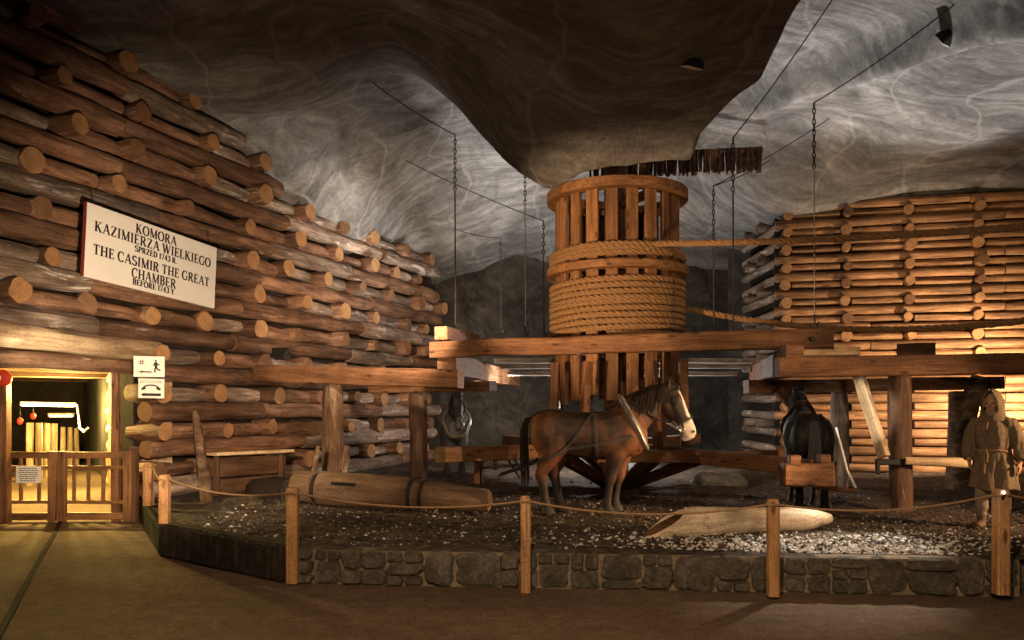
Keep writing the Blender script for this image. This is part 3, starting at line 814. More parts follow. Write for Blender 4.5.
# ------------------------------------------------------------------ lettering (roman capitals drawn with thick and thin strokes)
TK, TN_ = .205, .09
def arc(cx, cy, rx, ry, a0, a1, n=18):
    return [(cx+rx*math.cos(math.radians(a0+(a1-a0)*i/n)), cy+ry*math.sin(math.radians(a0+(a1-a0)*i/n))) for i in range(n+1)]
def vst(x, y0=0, y1=1): return ('s', (x, y0), (x, y1), TK)
def ser(x, y, w=.36): return ('s', (x-w/2, y+(.025 if y < .5 else -.025)), (x+w/2, y+(.025 if y < .5 else -.025)), .05)
def st(a, b, w): return ('s', a, b, w)
def cv(pts): return ('c', pts)
def hb(x0, x1, y): return ('s', (x0, y), (x1, y), TN_)
GL = {
 'A': (.86, [st((.10, 0), (.43, 1), TN_), st((.43, 1), (.76, 0), TK), hb(.24, .62, .34), ser(.10, 0, .26), ser(.76, 0, .3)]),
 'B': (.74, [vst(.18), ser(.16, 0, .3), ser(.16, 1, .3), cv([(.2, .97)]+arc(.36, .745, .22, .225, 90, -90)+[(.2, .52)]), cv([(.2, .52)]+arc(.38, .275, .25, .245, 90, -90)+[(.2, .03)])]),
 'C': (.80, [cv(arc(.44, .5, .36, .49, 48, 312)), st((.70, .66), (.70, .97), .06), st((.70, .05), (.70, .26), .05)]),
 'D': (.84, [vst(.18), ser(.16, 0, .3), ser(.16, 1, .3), cv([(.2, .965)]+arc(.34, .5, .40, .465, 90, -90)+[(.2, .035)])]),
 'E': (.70, [vst(.18), ser(.16, 0, .3), ser(.16, 1, .3), hb(.18, .62, .962), hb(.18, .5, .5), hb(.18, .64, .038), st((.60, .74), (.60, .98), .055), st((.63, .02), (.63, .27), .055), st((.49, .38), (.49, .62), .05)]),
 'F': (.66, [vst(.18), ser(.18, 0, .36), ser(.16, 1, .3), hb(.18, .60, .962), hb(.18, .5, .5), st((.58, .74), (.58, .98), .055), st((.49, .38), (.49, .62), .05)]),
 'G': (.86, [cv(arc(.44, .5, .36, .49, 48, 300)), st((.72, .04), (.72, .42), .14), ser(.72, .44, .3), st((.70, .68), (.70, .97), .055)]),
 'H': (.90, [vst(.18), vst(.72), hb(.18, .72, .5), ser(.18, 0), ser(.18, 1), ser(.72, 0), ser(.72, 1)]),
 'I': (.40, [vst(.20), ser(.20, 0), ser(.20, 1)]),
 'K': (.86, [vst(.18), ser(.18, 0), ser(.18, 1), st((.22, .40), (.66, 1), TN_), st((.36, .56), (.72, 0), TK), ser(.66, 1, .3), ser(.74, 0, .3)]),
 'L': (.70, [vst(.18), ser(.18, 0, .36), ser(.18, 1, .36), hb(.18, .64, .038), st((.63, .02), (.63, .28), .055)]),
 'M': (1.06, [st((.16, 0), (.16, 1), TN_), vst(.88), st((.16, 1), (.52, .04), TK), st((.52, .04), (.88, 1), TN_), ser(.16, 0, .28), ser(.13, 1, .2), ser(.88, 0), ser(.92, 1, .24)]),
 'N': (.90, [st((.16, 0), (.16, 1), TN_), st((.74, 0), (.74, 1), TN_), st((.16, 1), (.74, 0), TK), ser(.16, 0, .28), ser(.12, 1, .2), ser(.74, 1, .28)]),
 'O': (.90, [cv(arc(.45, .5, .37, .49, 0, 360, 28))]),
 'P': (.70, [vst(.18), ser(.18, 0), ser(.16, 1, .3), cv([(.2, .97)]+arc(.36, .73, .25, .24, 90, -90)+[(.2, .49)])]),
 'R': (.82, [vst(.18), ser(.18, 0), ser(.16, 1, .3), cv([(.2, .97)]+arc(.36, .74, .24, .23, 90, -90)+[(.2, .51)]), st((.40, .52), (.70, 0), TK), ser(.74, 0, .22)]),
 'S': (.66, [cv(arc(.33, .745, .22, .23, 30, 270, 14)+arc(.33, .26, .25, .245, 90, -150, 14)), st((.53, .72), (.53, .97), .05), st((.1, .03), (.1, .28), .05)]),
 'T': (.78, [vst(.39), ser(.39, 0), hb(.06, .72, .962), st((.08, .72), (.08, .98), .055), st((.70, .72), (.70, .98), .055)]),
 'U': (.88, [vst(.18, .3), st((.70, .3), (.70, 1), TN_), cv([(.18, .35)]+arc(.44, .3, .26, .27, 180, 360)+[(.70, .35)]), ser(.18, 1), ser(.70, 1, .28)]),
 'W': (1.16, [st((.10, 1), (.36, 0), TK), st((.36, 0), (.56, .95), TN_), st((.54, 1), (.80, 0), TK), st((.80, 0), (1.06, 1), TN_), ser(.10, 1, .28), ser(.56, 1, .26), ser(1.06, 1, .22)]),
 'Y': (.82, [vst(.41, 0, .46), st((.12, 1), (.41, .44), TK), st((.41, .44), (.70, 1), TN_), ser(.41, 0), ser(.12, 1, .28), ser(.70, 1, .26)]),
 'Z': (.74, [st((.12, .04), (.62, .96), TK), hb(.10, .64, .962), hb(.10, .66, .038), st((.11, .74), (.11, .98), .055), st((.65, .02), (.65, .26), .055)]),
 '1': (.46, [vst(.24), ser(.24, 0, .34), st((.10, .82), (.26, .97), TN_)]),
 '3': (.62, [cv(arc(.29, .745, .2, .22, 150, -90, 14)), cv(arc(.29, .275, .24, .25, 90, -150, 14))]),
 '4': (.66, [vst(.44), st((.42, .97), (.06, .30), TN_), hb(.05, .60, .28), ser(.44, 0, .26)]),
 '7': (.60, [hb(.06, .54, .95), st((.52, .95), (.22, 0), .13), st((.07, .76), (.07, .98), .05)]),
 '.': (.26, [st((.12, 0), (.12, .13), .13)]),
}
def stroke(mb, a, b, w0, w1, th):
    ax, ay = a; bx, by = b; L = math.hypot(bx-ax, by-ay)
    if L < 1e-6: return
    nx, ny = -(by-ay)/L, (bx-ax)/L
    q = [(ax-nx*w0/2, ay-ny*w0/2), (bx-nx*w1/2, by-ny*w1/2), (bx+nx*w1/2, by+ny*w1/2), (ax+nx*w0/2, ay+ny*w0/2)]
    mb.prism(q, 0, th)
def text_mb(txt, h, width=None, th=.004, space=.34, track=.06, wt=1.0):
    "capitals of height h, lower left at the origin, stretched to the given width; one mesh per word"
    words = [MB()]; x = 0
    for ch in txt:
        mb = words[-1]
        if ch == ' ': x += space; words.append(MB()); continue
        wd, ss = GL[ch]
        for s in ss:
            if s[0] == 's': stroke(mb, (x+s[1][0], s[1][1]), (x+s[2][0], s[2][1]), s[3]*wt, s[3]*wt, th/h)
            else:
                p = s[1]
                for i in range(len(p)-1):
                    a, b = p[i], p[i+1]; L = math.hypot(b[0]-a[0], b[1]-a[1])+1e-9
                    k = abs(b[1]-a[1])/L; w_ = (TN_+(TK-TN_)*k**1.3)*wt
                    e = .012
                    ux, uy = (b[0]-a[0])/L*e, (b[1]-a[1])/L*e
                    stroke(mb, (x+a[0]-ux, a[1]-uy), (x+b[0]+ux, b[1]+uy), w_, w_, th/h)
        x += wd+track
    sx = (width/(x-track)) if width else h
    for mb in words: mb.v = [V((p.x*sx, p.y*h, p.z*h)) for p in mb.v]
    return words
def plane_matrix(TL, TR, BL):
    x = (TR-TL).normalized(); y = (TL-BL); y = (y-x*y.dot(x)).normalized(); z = x.cross(y)
    m = Matrix((x, y, z)).transposed().to_4x4(); m.translation = BL; return m
# big chamber sign
TL, TR, BL, BR = P(84, 199, 11.6), P(215, 246, 14.25), P(83.5, 276, 11.6), P(215, 306, 14.25)
SW = (TR-TL).length; SH = ((TL-BL).length+(TR-BR).length)/2
SM = plane_matrix(TL, TR, BL)
sign = empty('chamber_sign', BL, 'large white sign board with black capitals hanging on the log wall above the tunnel', 'sign')
obj('board', MB().box((SW/2, SH/2, -.025), (SW, SH, .05), bev=.006), M['white'], sign, SM)
obj('left_edge', MB().box((-.004, SH/2, -.025), (.014, SH, .052)), M['red_edge'], sign, SM)
for tx, u0, u1, vc, ch in (('KOMORA', .33, .645, .125, .135), ('KAZIMIERZA WIELKIEGO', .053, .945, .285, .14), ('SPRZED 1743 R.', .33, .655, .42, .085),
                           ('THE CASIMIR THE GREAT', .05, .94, .60, .14), ('CHAMBER', .315, .655, .775, .14), ('BEFORE 1743 Y', .325, .645, .90, .085)):
    Mx = SM @ Matrix.Translation(V((u0*SW, (1-vc-ch/2)*SH, .001)))
    for wd in text_mb(tx, ch*SH, (u1-u0)*SW, wt=1.25 if ch < .1 else 1.0): obj('word', wd, M['ink'], sign, Mx, smooth=False)
for u in (.06, .95):
    p = SM @ V((u*SW, SH, -.03))
    obj('hanging_wire', MB().tube([p, p+V((-.1, .05, .28))], .006, 6), M['iron'], sign)
# small exit and telephone signs beside the tunnel mouth
def small_sign(name, x0, y0, x1, y1, d0, d1, label, draw):
    a, b, c = P(x0, y0, d0), P(x1, y0+.5, d1), P(x0, y1, d0)
    Mx = plane_matrix(a, b, c); W, Hh = (b-a).length, (a-c).length
    r = empty(name, c, label, 'sign', 'small direction signs by the tunnel mouth')
    obj('board', MB().box((W/2, Hh/2, -.01), (W, Hh, .02), bev=.003), M['white'], r, Mx)
    for nm, mb in draw(W, Hh): obj(nm, mb, M['ink'], r, Mx @ Matrix.Translation(V((0, 0, .001))), smooth=False)
def poly_mb(polys, W, Hh):
    mb = MB()
    for p in polys: mb.prism([(x*W, y*Hh) for x, y in p], 0, .003)
    return mb
def seg(mb, W, Hh, pts, w):
    for a, b in zip(pts, pts[1:]): stroke(mb, (a[0]*W, a[1]*Hh), (b[0]*W, b[1]*Hh), w*Hh, w*Hh, .003)
def draw_exit(W, Hh):
    ar = poly_mb([[(.13, .24), (.30, .31), (.30, .20)], [(.28, .22), (.58, .21), (.58, .27), (.28, .275)]], W, Hh)
    hs = MB()
    for x in (.21, .28): seg(hs, W, Hh, [(x, .58), (x+.025, .82)], .03)
    for y in (.65, .74): seg(hs, W, Hh, [(.16, y), (.345, y+.01)], .03)
    rn = MB(); rn.prism([(.715*W+.045*Hh*math.cos(t), .78*Hh+.05*Hh*math.sin(t)) for t in [2*PI*i/12 for i in range(12)]], 0, .003)
    seg(rn, W, Hh, [(.715, .72), (.725, .47)], .13)
    seg(rn, W, Hh, [(.72, .70), (.66, .63), (.64, .55)], .055); seg(rn, W, Hh, [(.74, .68), (.80, .58), (.84, .62)], .05)
    seg(rn, W, Hh, [(.73, .48), (.78, .36), (.87, .33)], .07); seg(rn, W, Hh, [(.715, .48), (.685, .34), (.69, .22)], .07)
    return [('arrow', ar), ('hash_mark', hs), ('running_figure', rn)]
def draw_phone(W, Hh):
    ar = poly_mb([[(.10, .18), (.24, .28), (.24, .08)], [(.22, .11), (.88, .11), (.88, .25), (.22, .25)]], W, Hh)
    ph = MB(); seg(ph, W, Hh, [(.18, .50), (.24, .60), (.36, .66), (.52, .675), (.66, .65), (.76, .58), (.82, .50)], .07)
    seg(ph, W, Hh, [(.13, .46), (.29, .53)], .12); seg(ph, W, Hh, [(.70, .53), (.86, .45)], .12)
    tx = [m.xf(Matrix.Translation(V((.07*W, .78*Hh, 0)))) for m in text_mb('DO TELEFONU', .12*Hh, .86*W, .003, wt=.6)]
    return [('arrow', ar), ('telephone_handset', ph)]+[('word', m) for m in tx]
small_sign('exit_sign', 133.5, 356, 164.5, 376.8, 12.5, 12.6, 'white sign with running figure, hash mark and arrow, the upper of two', draw_exit)
small_sign('telephone_sign', 138, 378.5, 164, 398, 12.55, 12.62, 'white sign with telephone handset and arrow, the lower of two', draw_phone)

# ------------------------------------------------------------------ the horse gin: winding drum on a turning shaft
GX, GY = 1.94, 14.8
gin = empty('horse_gin', (GX, GY, gz(GX, GY)), 'huge timber horse gin with slatted winding drum on a vertical shaft', 'horse gin')
def gp(r, a, z): return V((GX+r*math.cos(a), GY+r*math.sin(a), z))
def ring_mb(r0, r1, z0, z1, n=64, wob=.006):
    mb = MB(); rings = []
    for i in range(n):
        a = 2*PI*i/n; k = wob*noise.noise(V((math.cos(a)*3, math.sin(a)*3, z0)))*3
        rings.append([gp(r0+k, a, z0), gp(r1+k-.012, a, z0), gp(r1+k, a, z0+.012), gp(r1+k, a, z1-.012), gp(r1+k-.012, a, z1), gp(r0+k, a, z1)])
    return mb.loft(rings, False, 0, close=True)
log('shaft', (GX, GY, .28), (GX, GY, 8.05), .24, .22, [M['timber'], M['end']], gin, seg=8, wob=.02)
for r0, r1, z0, z1, m in ((1.0, 1.295, 5.63, 5.80, 'stave'), (1.0, 1.30, 4.25, 4.39, 'stave'), (1.0, 1.32, 2.93, 3.05, 'timber')):
    obj('hoop', ring_mb(r0, r1, z0, z1), M[m], gin)
for z in (5.56, 4.20, 2.88):
    for a in (.4, .4+PI/2):
        beam('spoke', gp(1.04, a, z), gp(1.04, a+PI, z), .16, .13, 'timber', gin)
for i in range(20):
    a = 2*PI*(i+.35)/20; zb = 1.98 if i % 2 == 0 else 1.92+random.uniform(-.1, .25)
    t = V((-math.sin(a), math.cos(a), 0))
    A, B = gp(1.10, a, zb), gp(1.10, a, 5.62)
    me = beam_mesh('stave', (B-A).length, .225+random.uniform(-.025, .02), .075, [M['stave']], .008, .004)
    x = V((0, 0, 1)); zz = V((math.cos(a), math.sin(a), 0)); y = zz.cross(x)
    Mx = Matrix((x, y, zz)).transposed().to_4x4(); Mx.translation = A
    put('stave', me, gin, Mx)
for z in (2.30, 2.18):
    a = .25+z
    beam('cross_brace', gp(1.05, a, z), gp(1.05, a+PI, z), .14, .18, 'timber', gin)
# arms, struts and cage posts
EL, ER = P(440, 455, 11.2), P(807, 468, 10.9)
ZA = 1.12
arms = [('R', ER), ('L', EL), ('RO', V((2*GX-ER.x, 2*GY-ER.y, 1.1))), ('LO', V((2*GX-EL.x-.6, 2*GY-EL.y+.2, 1.15)))]
for nm, E in arms:
    s = V((GX, GY, ZA)); dirv = (E-s).normalized()
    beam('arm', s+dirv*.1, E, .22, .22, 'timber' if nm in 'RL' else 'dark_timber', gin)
    sd = V((0, 0, 1)).cross(dirv).normalized()
    for r_, off in ((2.15, .16), (1.45, -.16)):
        p = s+dirv*r_; p.z -= .06
        f = V((GX, GY, .42))+dirv*.2+sd*off*.6
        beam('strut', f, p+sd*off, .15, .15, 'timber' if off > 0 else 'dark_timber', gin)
    for r_ in (1.58,):
        for sg in (-1, 1):
            p = s+dirv*r_+sd*sg*.28; q = s+dirv*(r_-.12)+sd*sg*.34
            beam('cage_post', V((p.x, p.y, ZA+.0)), V((q.x, q.y, 2.63)), .15, .13, 'timber', gin)
for ang in (-PI/2-.62, -PI/2+.55, -PI/2+.2, -PI/2-.12, PI/2-.3, PI/2+.5):
    beam('strut', gp(.25, ang, .40), gp(1.9, ang, 1.0), .15, .13, random.choice(('timber', 'dark_timber')), gin)
beam('draw_beam', P(596, 456.5, 12.75), P(757, 457, 12.75), .2, .20, 'stave', gin, cut1=.0)
beam('draw_beam', P(756, 456, 12.78), P(786, 455, 13.6), .2, .19, 'timber', gin)
# hanger under the left arm
beam('hanger', P(480, 453, 12.2), P(478, 483, 12.2), .22, .14, 'timber', gin)
beam('hanger', P(495, 450, 12.6), P(496, 470, 12.6), .10, .08, 'dark_timber', gin)
# block on the end of the right arm
ab = P(807, 473, 10.75); R3 = Matrix.Rotation(-.12, 3, 'Z')
obj('arm_block', MB().box(ab+V((0, 0, -.02)), (.66, .30, .31), R3, bev=.025).box(ab+V((-.17, .02, .17)), (.14, .2, .14), R3, bev=.01).box(ab+V((.22, -.0, .17)), (.14, .22, .16), R3, bev=.01), M['timber'], gin)
# ropes wound on the drum
def coil(mb, zlo, zhi, turns, R, a_end, tail):
    pts = []; n = int(turns*48)
    for i in range(n+1):
        f = i/n; a = a_end-(1-f)*turns*2*PI
        pts.append(gp(R+.010*noise.noise(V((a*2, zlo, 0))), a, zlo+(zhi-zlo)*f+.016*noise.noise(V((a*1.3, 3, zhi)))))
    return twisted(mb, pts+tail, .054, pitch=.34, seg=6)
a1 = -PI/2+.40
p0 = gp(1.20, a1, 4.66)
tail = sag(p0+V((.05, -.02, 0)), V((7.05, 9.67, 4.11)), .06, 30)[1:]
o = obj('hoisting_rope', coil(MB(), 4.46, 4.66, 2.8, 1.20, a1, tail), M['rope'])
tag(o, 'thick hemp rope wound in the upper coil and stretched to the right', 'rope', 'hoisting ropes of the gin')
p0 = gp(1.20, .05, 3.70)
tail = sag(p0+V((.06, -.1, 0)), P(1075, 314, 11.0), .30, 30)[1:]
mb = coil(MB(), 3.12, 3.70, 5.3, 1.20, .05, tail); coil(mb, 3.71, 4.11, 3.7, 1.20, .9, [])
o = obj('hoisting_rope', mb, M['rope'])
tag(o, 'thick hemp rope wound in the deep lower coil, its free run nearer the beam', 'rope', 'hoisting ropes of the gin')

# ------------------------------------------------------------------ fixed timber framing around the gin
o = beam('cross_beam', P(433, 349.5, 14.35), P(834, 338.5, 11.9), .28, .29, 'timber', bev=.02, wob=.012)
tag(o, 'long heavy beam spanning right across the front of the drum', 'beam')
o = beam('tie_beam', P(447, 364, 14.3), P(514, 380, 23), .36, .38, 'timber'); tag(o, 'big square beam running back from the left end of the cross beam', 'beam')
tn = P(789, 364, 11.75); tf = P(747, 378, 22.5); tf = tn.lerp(tf, .64)
o = beam('tie_beam', tn, tf, .34, .36, 'timber'); tag(o, 'big square beam running back from the right end of the cross beam', 'beam')
o = beam('stub_beam', P(441, 333, 14.05), P(474, 340.5, 16.0), .24, .24, 'timber'); tag(o, 'short beam end lying on top of the cross beam at far left', 'beam')
o = beam('packing_block', P(783, 353, 11.62), P(800, 353, 11.62), .3, .24, 'timber'); tag(o, 'square wooden block wedged under the right end of the cross beam', 'block')
o = beam('trestle_beam', P(258, 373.5, 15.7), P(461, 379, 14.2), .3, .33, 'timber'); tag(o, 'brown beam from the left log wall to the cross beam, front one', 'beam')
o = beam('trestle_beam', P(372, 388.5, 17.2), P(493, 386, 15.4), .25, .20, 'timber'); tag(o, 'thinner lighter beam just below and behind the left front beam', 'beam')
def ground_at(px, d): p = P(px, 0, d); return V((p.x, p.y, gz(p.x, p.y)-.05))
def post(px, d, ytop, r0, r1, mats, label, name='round_post', pxt=None):
    a = ground_at(px, d); b = P(pxt or px, ytop, d)
    o = log(name, a, b, r0, r1, mats, seg=16, wob=.07); return tag(o, label, 'post')
post(333, 15.25, 384, .21, .19, [M['bark'], M['end']], 'barky round post under the left front beam')
post(418, 16.6, 389, .19, .18, [M['log'], M['end']], 'reddish round post beside the grey horse facing us')
post(900, 11.6, 376, .17, .155, [M['log'], M['end']], 'big round post under the right front beam')
post(839, 15.3, 390, .18, .16, [M['log_grey'], M['end']], 'grey round post behind the black horse')
o = beam('trestle_beam', P(777, 367.5, 11.6), P(1075, 363, 11.4), .28, .29, 'timber', bev=.02); tag(o, 'brown beam carried by the big right post, front one', 'beam')
o = beam('trestle_beam', P(746, 387, 14.4), P(1000, 383, 15.0), .26, .24, 'timber'); tag(o, 'rear brown beam below the right front beam', 'beam')
o = beam('top_plank', P(799, 352.5, 12.1), P(857, 352, 12.1), .24, .13, 'pale_timber'); tag(o, 'pale plank lying along the top of the right front beam', 'plank')
o = beam('chock', P(897, 351, 12.0), P(935, 350, 11.8), .22, .20, 'dark_timber'); tag(o, 'dark chock sitting on top of the right front beam', 'block')
o = beam('brace', P(858, 374, 11.95), P(884, 457, 11.52), .10, .17, 'pale_timber'); tag(o, 'bright pale plank leaning steeply left of the big right post', 'plank')
o = beam('brace', P(777, 388, 14.3), P(822, 436, 14.5), .12, .20, 'timber'); tag(o, 'brown slanting brace above the back of the black horse', 'brace')
t = log('lever_bar', P(905, 461, 11.35), P(970, 463.5, 11.3), .055, .085, [M['pale_timber'], M['end']], wob=.08); tag(t, 'pale round bar sticking out sideways from the big right post', 'bar')
t = empty('iron_bracket', P(895, 463, 11.35), 'black iron bracket on the big right post', 'bracket')
c = P(893, 462, 11.38)
obj('bracket_plate', MB().box(c, (.5, .04, .09), bev=.01).box(c+V((-.22, -.0, -.07)), (.06, .05, .22), bev=.01), M['black'], t)
# forked trunk
t = empty('forked_trunk', ground_at(960, 15.0), 'forked tree trunk propping the rear right beam behind the hooded man', 'post')
g0 = ground_at(960, 15.0)
mb = MB().tube([g0, P(961, 455, 15), P(961, 432, 15), P(968, 405, 14.95), P(977, 389, 14.9), P(981, 378, 14.9)], [.26, .24, .23, .19, .18, .17], 14, mcap=1)
mb.tube([P(960, 432, 15), P(957, 410, 15), P(956, 392, 15.05)], [.20, .15, .13], 12, mcap=1)
obj('trunk', mb, [M['bark'], M['end']], t)
for i, (y, z, x0, x1, lab) in enumerate(((16.5, 2.82, 494, 752, 'nearest and highest of three pale planks running behind the shaft'), (17.2, 2.74, 500, 742, 'middle one of three pale planks running behind the shaft'), (18.0, 2.62, 508, 735, 'farthest of three pale planks running behind the shaft'))):
    a, b = P(x0, 0, y).x, P(x1, 0, y).x
    o = beam('rear_plank', V((a, y, z)), V((b, y, z)), .42, .09, 'grey_timber'); tag(o, lab, 'plank', 'planks behind the shaft')
# bolt on the cross beam and its crack plate
t = empty('iron_bolt', P(812, 339, 11.85), 'dark iron bolt head near the right end of the cross beam', 'bolt')
c = P(812.5, 338.5, 11.84); obj('bolt_head', MB().tube([c+V((0, .04, 0)), c+V((0, -.015, 0))], .035, 12), M['black'], t)

# ------------------------------------------------------------------ things lying about
random.seed(5)
# hollowed log with an open end
A, B = P(640, 521, 9.15), P(830, 517, 9.9); A.z = gz(A.x, A.y)+.15; B.z = gz(B.x, B.y)+.13; L = (B-A).length
r = empty('hollow_log', A, 'white peeled hollow log with one open end lying on the ground', 'log')
mb = MB(); rings = []; n = 22; sg = 22
def hr(f): return (.175+.02*math.sin(f*7))*(1 if f < .72 else math.cos((f-.72)/.28*1.35)*.9+.1)
for i in range(n+1):
    f = i/n; ring = []
    for j in range(sg):
        a = 2*PI*j/sg; rr = hr(f)*(1+.06*noise.noise(V((f*9, math.cos(a)*2, math.sin(a)*2)))); cut = (.5*(math.sin(a)*.5+.5)+.05)*max(0, 1-f*3)
        ring.append(V((L*f+cut, rr*math.cos(a), rr*math.sin(a))))
    rings.append(ring)
inner = []
for i in range(9):
    f = i/22; ring = []
    for j in range(sg):
        a = 2*PI*j/sg; rr = hr(f)*.74*(1 if i < 8 else .3); cut = (.5*(math.sin(a)*.5+.5)+.05)*max(0, 1-f*3)
        ring.append(V((L*f+cut, rr*math.cos(a), rr*math.sin(a))))
    inner.append(ring)
mb.loft(list(reversed(inner))+rings, False, 0)
k = len(mb.f); 
for q in range(8*sg): mb.m[q] = 1
mb.f.append(tuple(range(sg))); mb.m.append(1)
mb.f.append(tuple(len(mb.v)-sg+j for j in range(sg))); mb.m.append(0)
M['peeled'] = wood('peeled_log', (.42, .32, .22), (.66, .54, .40), (.76, .66, .52), None, .6, 6, .8, .05, .4)
obj('log_shell', mb, [M['peeled'], M['dark_timber']], r, AB(A, B))
# old water pipe log with iron bands
A, B = P(296, 488, 12.4), P(489, 498, 11.5); A.z = gz(A.x, A.y)+.25; B.z = gz(B.x, B.y)+.17
r = empty('pipe_log', A, 'long thick brown wooden pipe log with iron bands lying by the left posts', 'log')
L = (B-A).length; Mx = AB(A, B)
prof = [(0, .22), (.05, .245), (.34, .25), (.36, .21), (.42, .21), (.46, .27), (1.2, .275), (1.95, .262), (2.02, .25), (2.10, .235), (2.2, .232), (2.6, .20), (L-.04, .175), (L, .15)]
mb = MB(); rings = []
for x, q in prof: rings.append([V((x, q*math.cos(a)*(1+.03*noise.noise(V((x*2, math.cos(a)*2, math.sin(a)*2)))), q*math.sin(a))) for a in [2*PI*j/24 for j in range(24)]])
mb.loft(rings, True, 0)
obj('log_body', mb, M['pipe'], r, Mx)
for x, q in ((.39, .222), (1.99, .268), (2.16, .243)):
    obj('iron_band', MB().loft([[V((x+dx, qq*math.cos(a), qq*math.sin(a))) for a in [2*PI*j/28 for j in range(28)]] for dx, qq in ((-.03, q-.02), (-.03, q), (.03, q), (.03, q-.02))], False, 0), M['iron'], r, Mx)
obj('slot', MB().box((.95, -.245, .12), (.42, .05, .05), bev=.015), M['black'], r, Mx)
# leaning bark branch, bench plank, stump sticks
g = ground_at(207, 13.0)
t = obj('leaning_branch', MB().tube([g, P(205, 478, 13.05), P(201, 455, 13.2), P(198, 432, 13.35), P(195, 411, 13.5)], [.10, .10, .085, .075, .05], 10, mcap=1), [M['bark'], M['end']])
tag(t, 'gnarled barky branch leaning on the left log wall', 'branch')
r = empty('wall_bench', ground_at(248, 14.2), 'low plank bench fixed along the left log wall', 'bench')
a, b = P(212, 454, 13.75), P(289, 450.5, 15.0); dn = WN*.16
beam('seat_plank', a, b, .34, .06, 'pale_timber', r)
beam('back_plank', a-dn*1.05+V((0, 0, .06)), b-dn*1.05+V((0, 0, .06)), .10, .06, 'timber', r)
beam('front_board', a-dn*.6+V((0, 0, -.25)), b-dn*.6+V((0, 0, -.25)), .06, .34, 'dark_timber', r)
beam('front_board', a-dn*.6+V((0, 0, -.58)), b-dn*.6+V((0, 0, -.58)), .06, .28, 'dark_timber', r)
for f in (.08, .92):
    p = a.lerp(b, f)-dn*.3; beam('leg', V((p.x, p.y, gz(p.x, p.y)-.03)), V((p.x, p.y, a.z-.04)), .09, .09, 'dark_timber', r)
t = log('sawn_stick', ground_at(341, 13.3), P(347, 446, 13.2), .075, .06, [M['bark'], M['end']]); tag(t, 'short stick with pale cut face standing against the barky post', 'stick')
t = log('sawn_stick', ground_at(309, 13.6), P(318, 446, 13.7), .05, .04, [M['bark'], M['end']]); tag(t, 'thin stick leaning behind the near end of the pipe log', 'stick')
def lump(px, d, sx, sy, sz, label, nm='rock_lump', m='dirt'):
    g = ground_at(px, d); mb = MB().ell(g+V((0, 0, sz*.35)), (sx, sy, sz), 18, 12)
    mb.v = [p+(p-g)*.35*noise.fractal(p*2.2, 1, 2, 3) for p in mb.v]
    tag(obj(nm, mb, M[m]), label, 'rock')
lump(272, 13.2, .42, .3, .26, 'dark earth lump lying below the wall bench', m='earth')
lump(243, 12.6, .30, .22, .12, 'low pale clod on the ground in front of the wall bench')
lump(722, 15.6, .5, .4, .2, 'grey rubble heap under the right of the draw beam', m='rock')
lump(300, 12.9, .34, .26, .30, 'round lump at the near end of the pipe log', m='dirt')

# fence posts and the rope between them
posts = []
def fence_post(px, ytop, ybot, d, wpx, label):
    a, b = P(px, ybot, d), P(px, ytop, d)
    r = empty('fence_post', V((a.x, a.y, a.z)), label, 'post', 'squared posts of the rope barrier')
    w_ = wpx*d/FPX; H_ = b.z-a.z
    mb = MB(); rings = []
    for z, k in ((0, 1), (H_*.3, 1), (H_*.62, 1), (H_-.03, 1), (H_, .8)):
        c = w_/2*k; bv = .014
        rings.append([V((x+.004*noise.noise(V((z*3, px, 0))), y, z)) for x, y in ((-c+bv, -c), (c-bv, -c), (c, -c+bv), (c, c-bv), (c-bv, c), (-c+bv, c), (-c, c-bv), (-c, -c+bv))])
    mb.loft(rings)
    Mx = Matrix.Translation(a) @ Matrix.Rotation(-PI/2, 4, 'Y')
    me = mb.xf(Matrix(((0, 0, 1, 0), (0, 1, 0, 0), (-1, 0, 0, 0), (0, 0, 0, 1)))).mesh('post_body', [M['post']])
    put('post_body', me, r, Mx)
    top = V((a.x, a.y, b.z-.055)); posts.append((top, w_))
    obj('rope_knot', MB().tube([top+V((w_*.55*math.cos(t), w_*.62*math.sin(t), .01*math.sin(t*3))) for t in [2*PI*i/16 for i in range(16)]], .011, 6, close=True), M['cord'], r)
fence_post(148.5, 463, 505.5, 12.15, 8.5, 'far pale post of the rope barrier beside the gate')
fence_post(164.5, 475, 523, 9.98, 9.5, 'post at the corner of the dark side kerb, second from the gate')
fence_post(292.5, 488, 583, 8.36, 11.5, 'post at the corner where stone kerb and dark side kerb meet')
fence_post(525.5, 496, 592, 8.02, 10, 'post in front of the brown horse\'s hind legs')
fence_post(773, 499, 596, 7.76, 11, 'post in front of the white hollow log')
fence_post(1001, 489, 594, 7.70, 13, 'post in front of the hooded man')
labs = ['slack rope between the two posts nearest the gate', 'slack rope above the dark side kerb', 'slack rope in front of the long pipe log', 'slack rope in front of the brown horse', 'slack rope in front of the white hollow log']
for i, s in enumerate((.03, .09, .10, .11, .10)):
    (a, w0), (b, w1) = posts[i], posts[i+1]
    o = sagrope('barrier_rope', sag(a+V((w0*.5, -.0, 0)), b-V((w1*.5, .0, 0)), s, 18), .011, M['cord']); tag(o, labs[i], 'rope', 'ropes of the barrier')
(a, w0) = posts[-1]
o = sagrope('barrier_rope', sag(a+V((w0*.5, 0, 0)), P(1120, 500, 7.9), .05, 12), .011, M['cord']); tag(o, 'rope running out of view beside the hooded man', 'rope', 'ropes of the barrier')

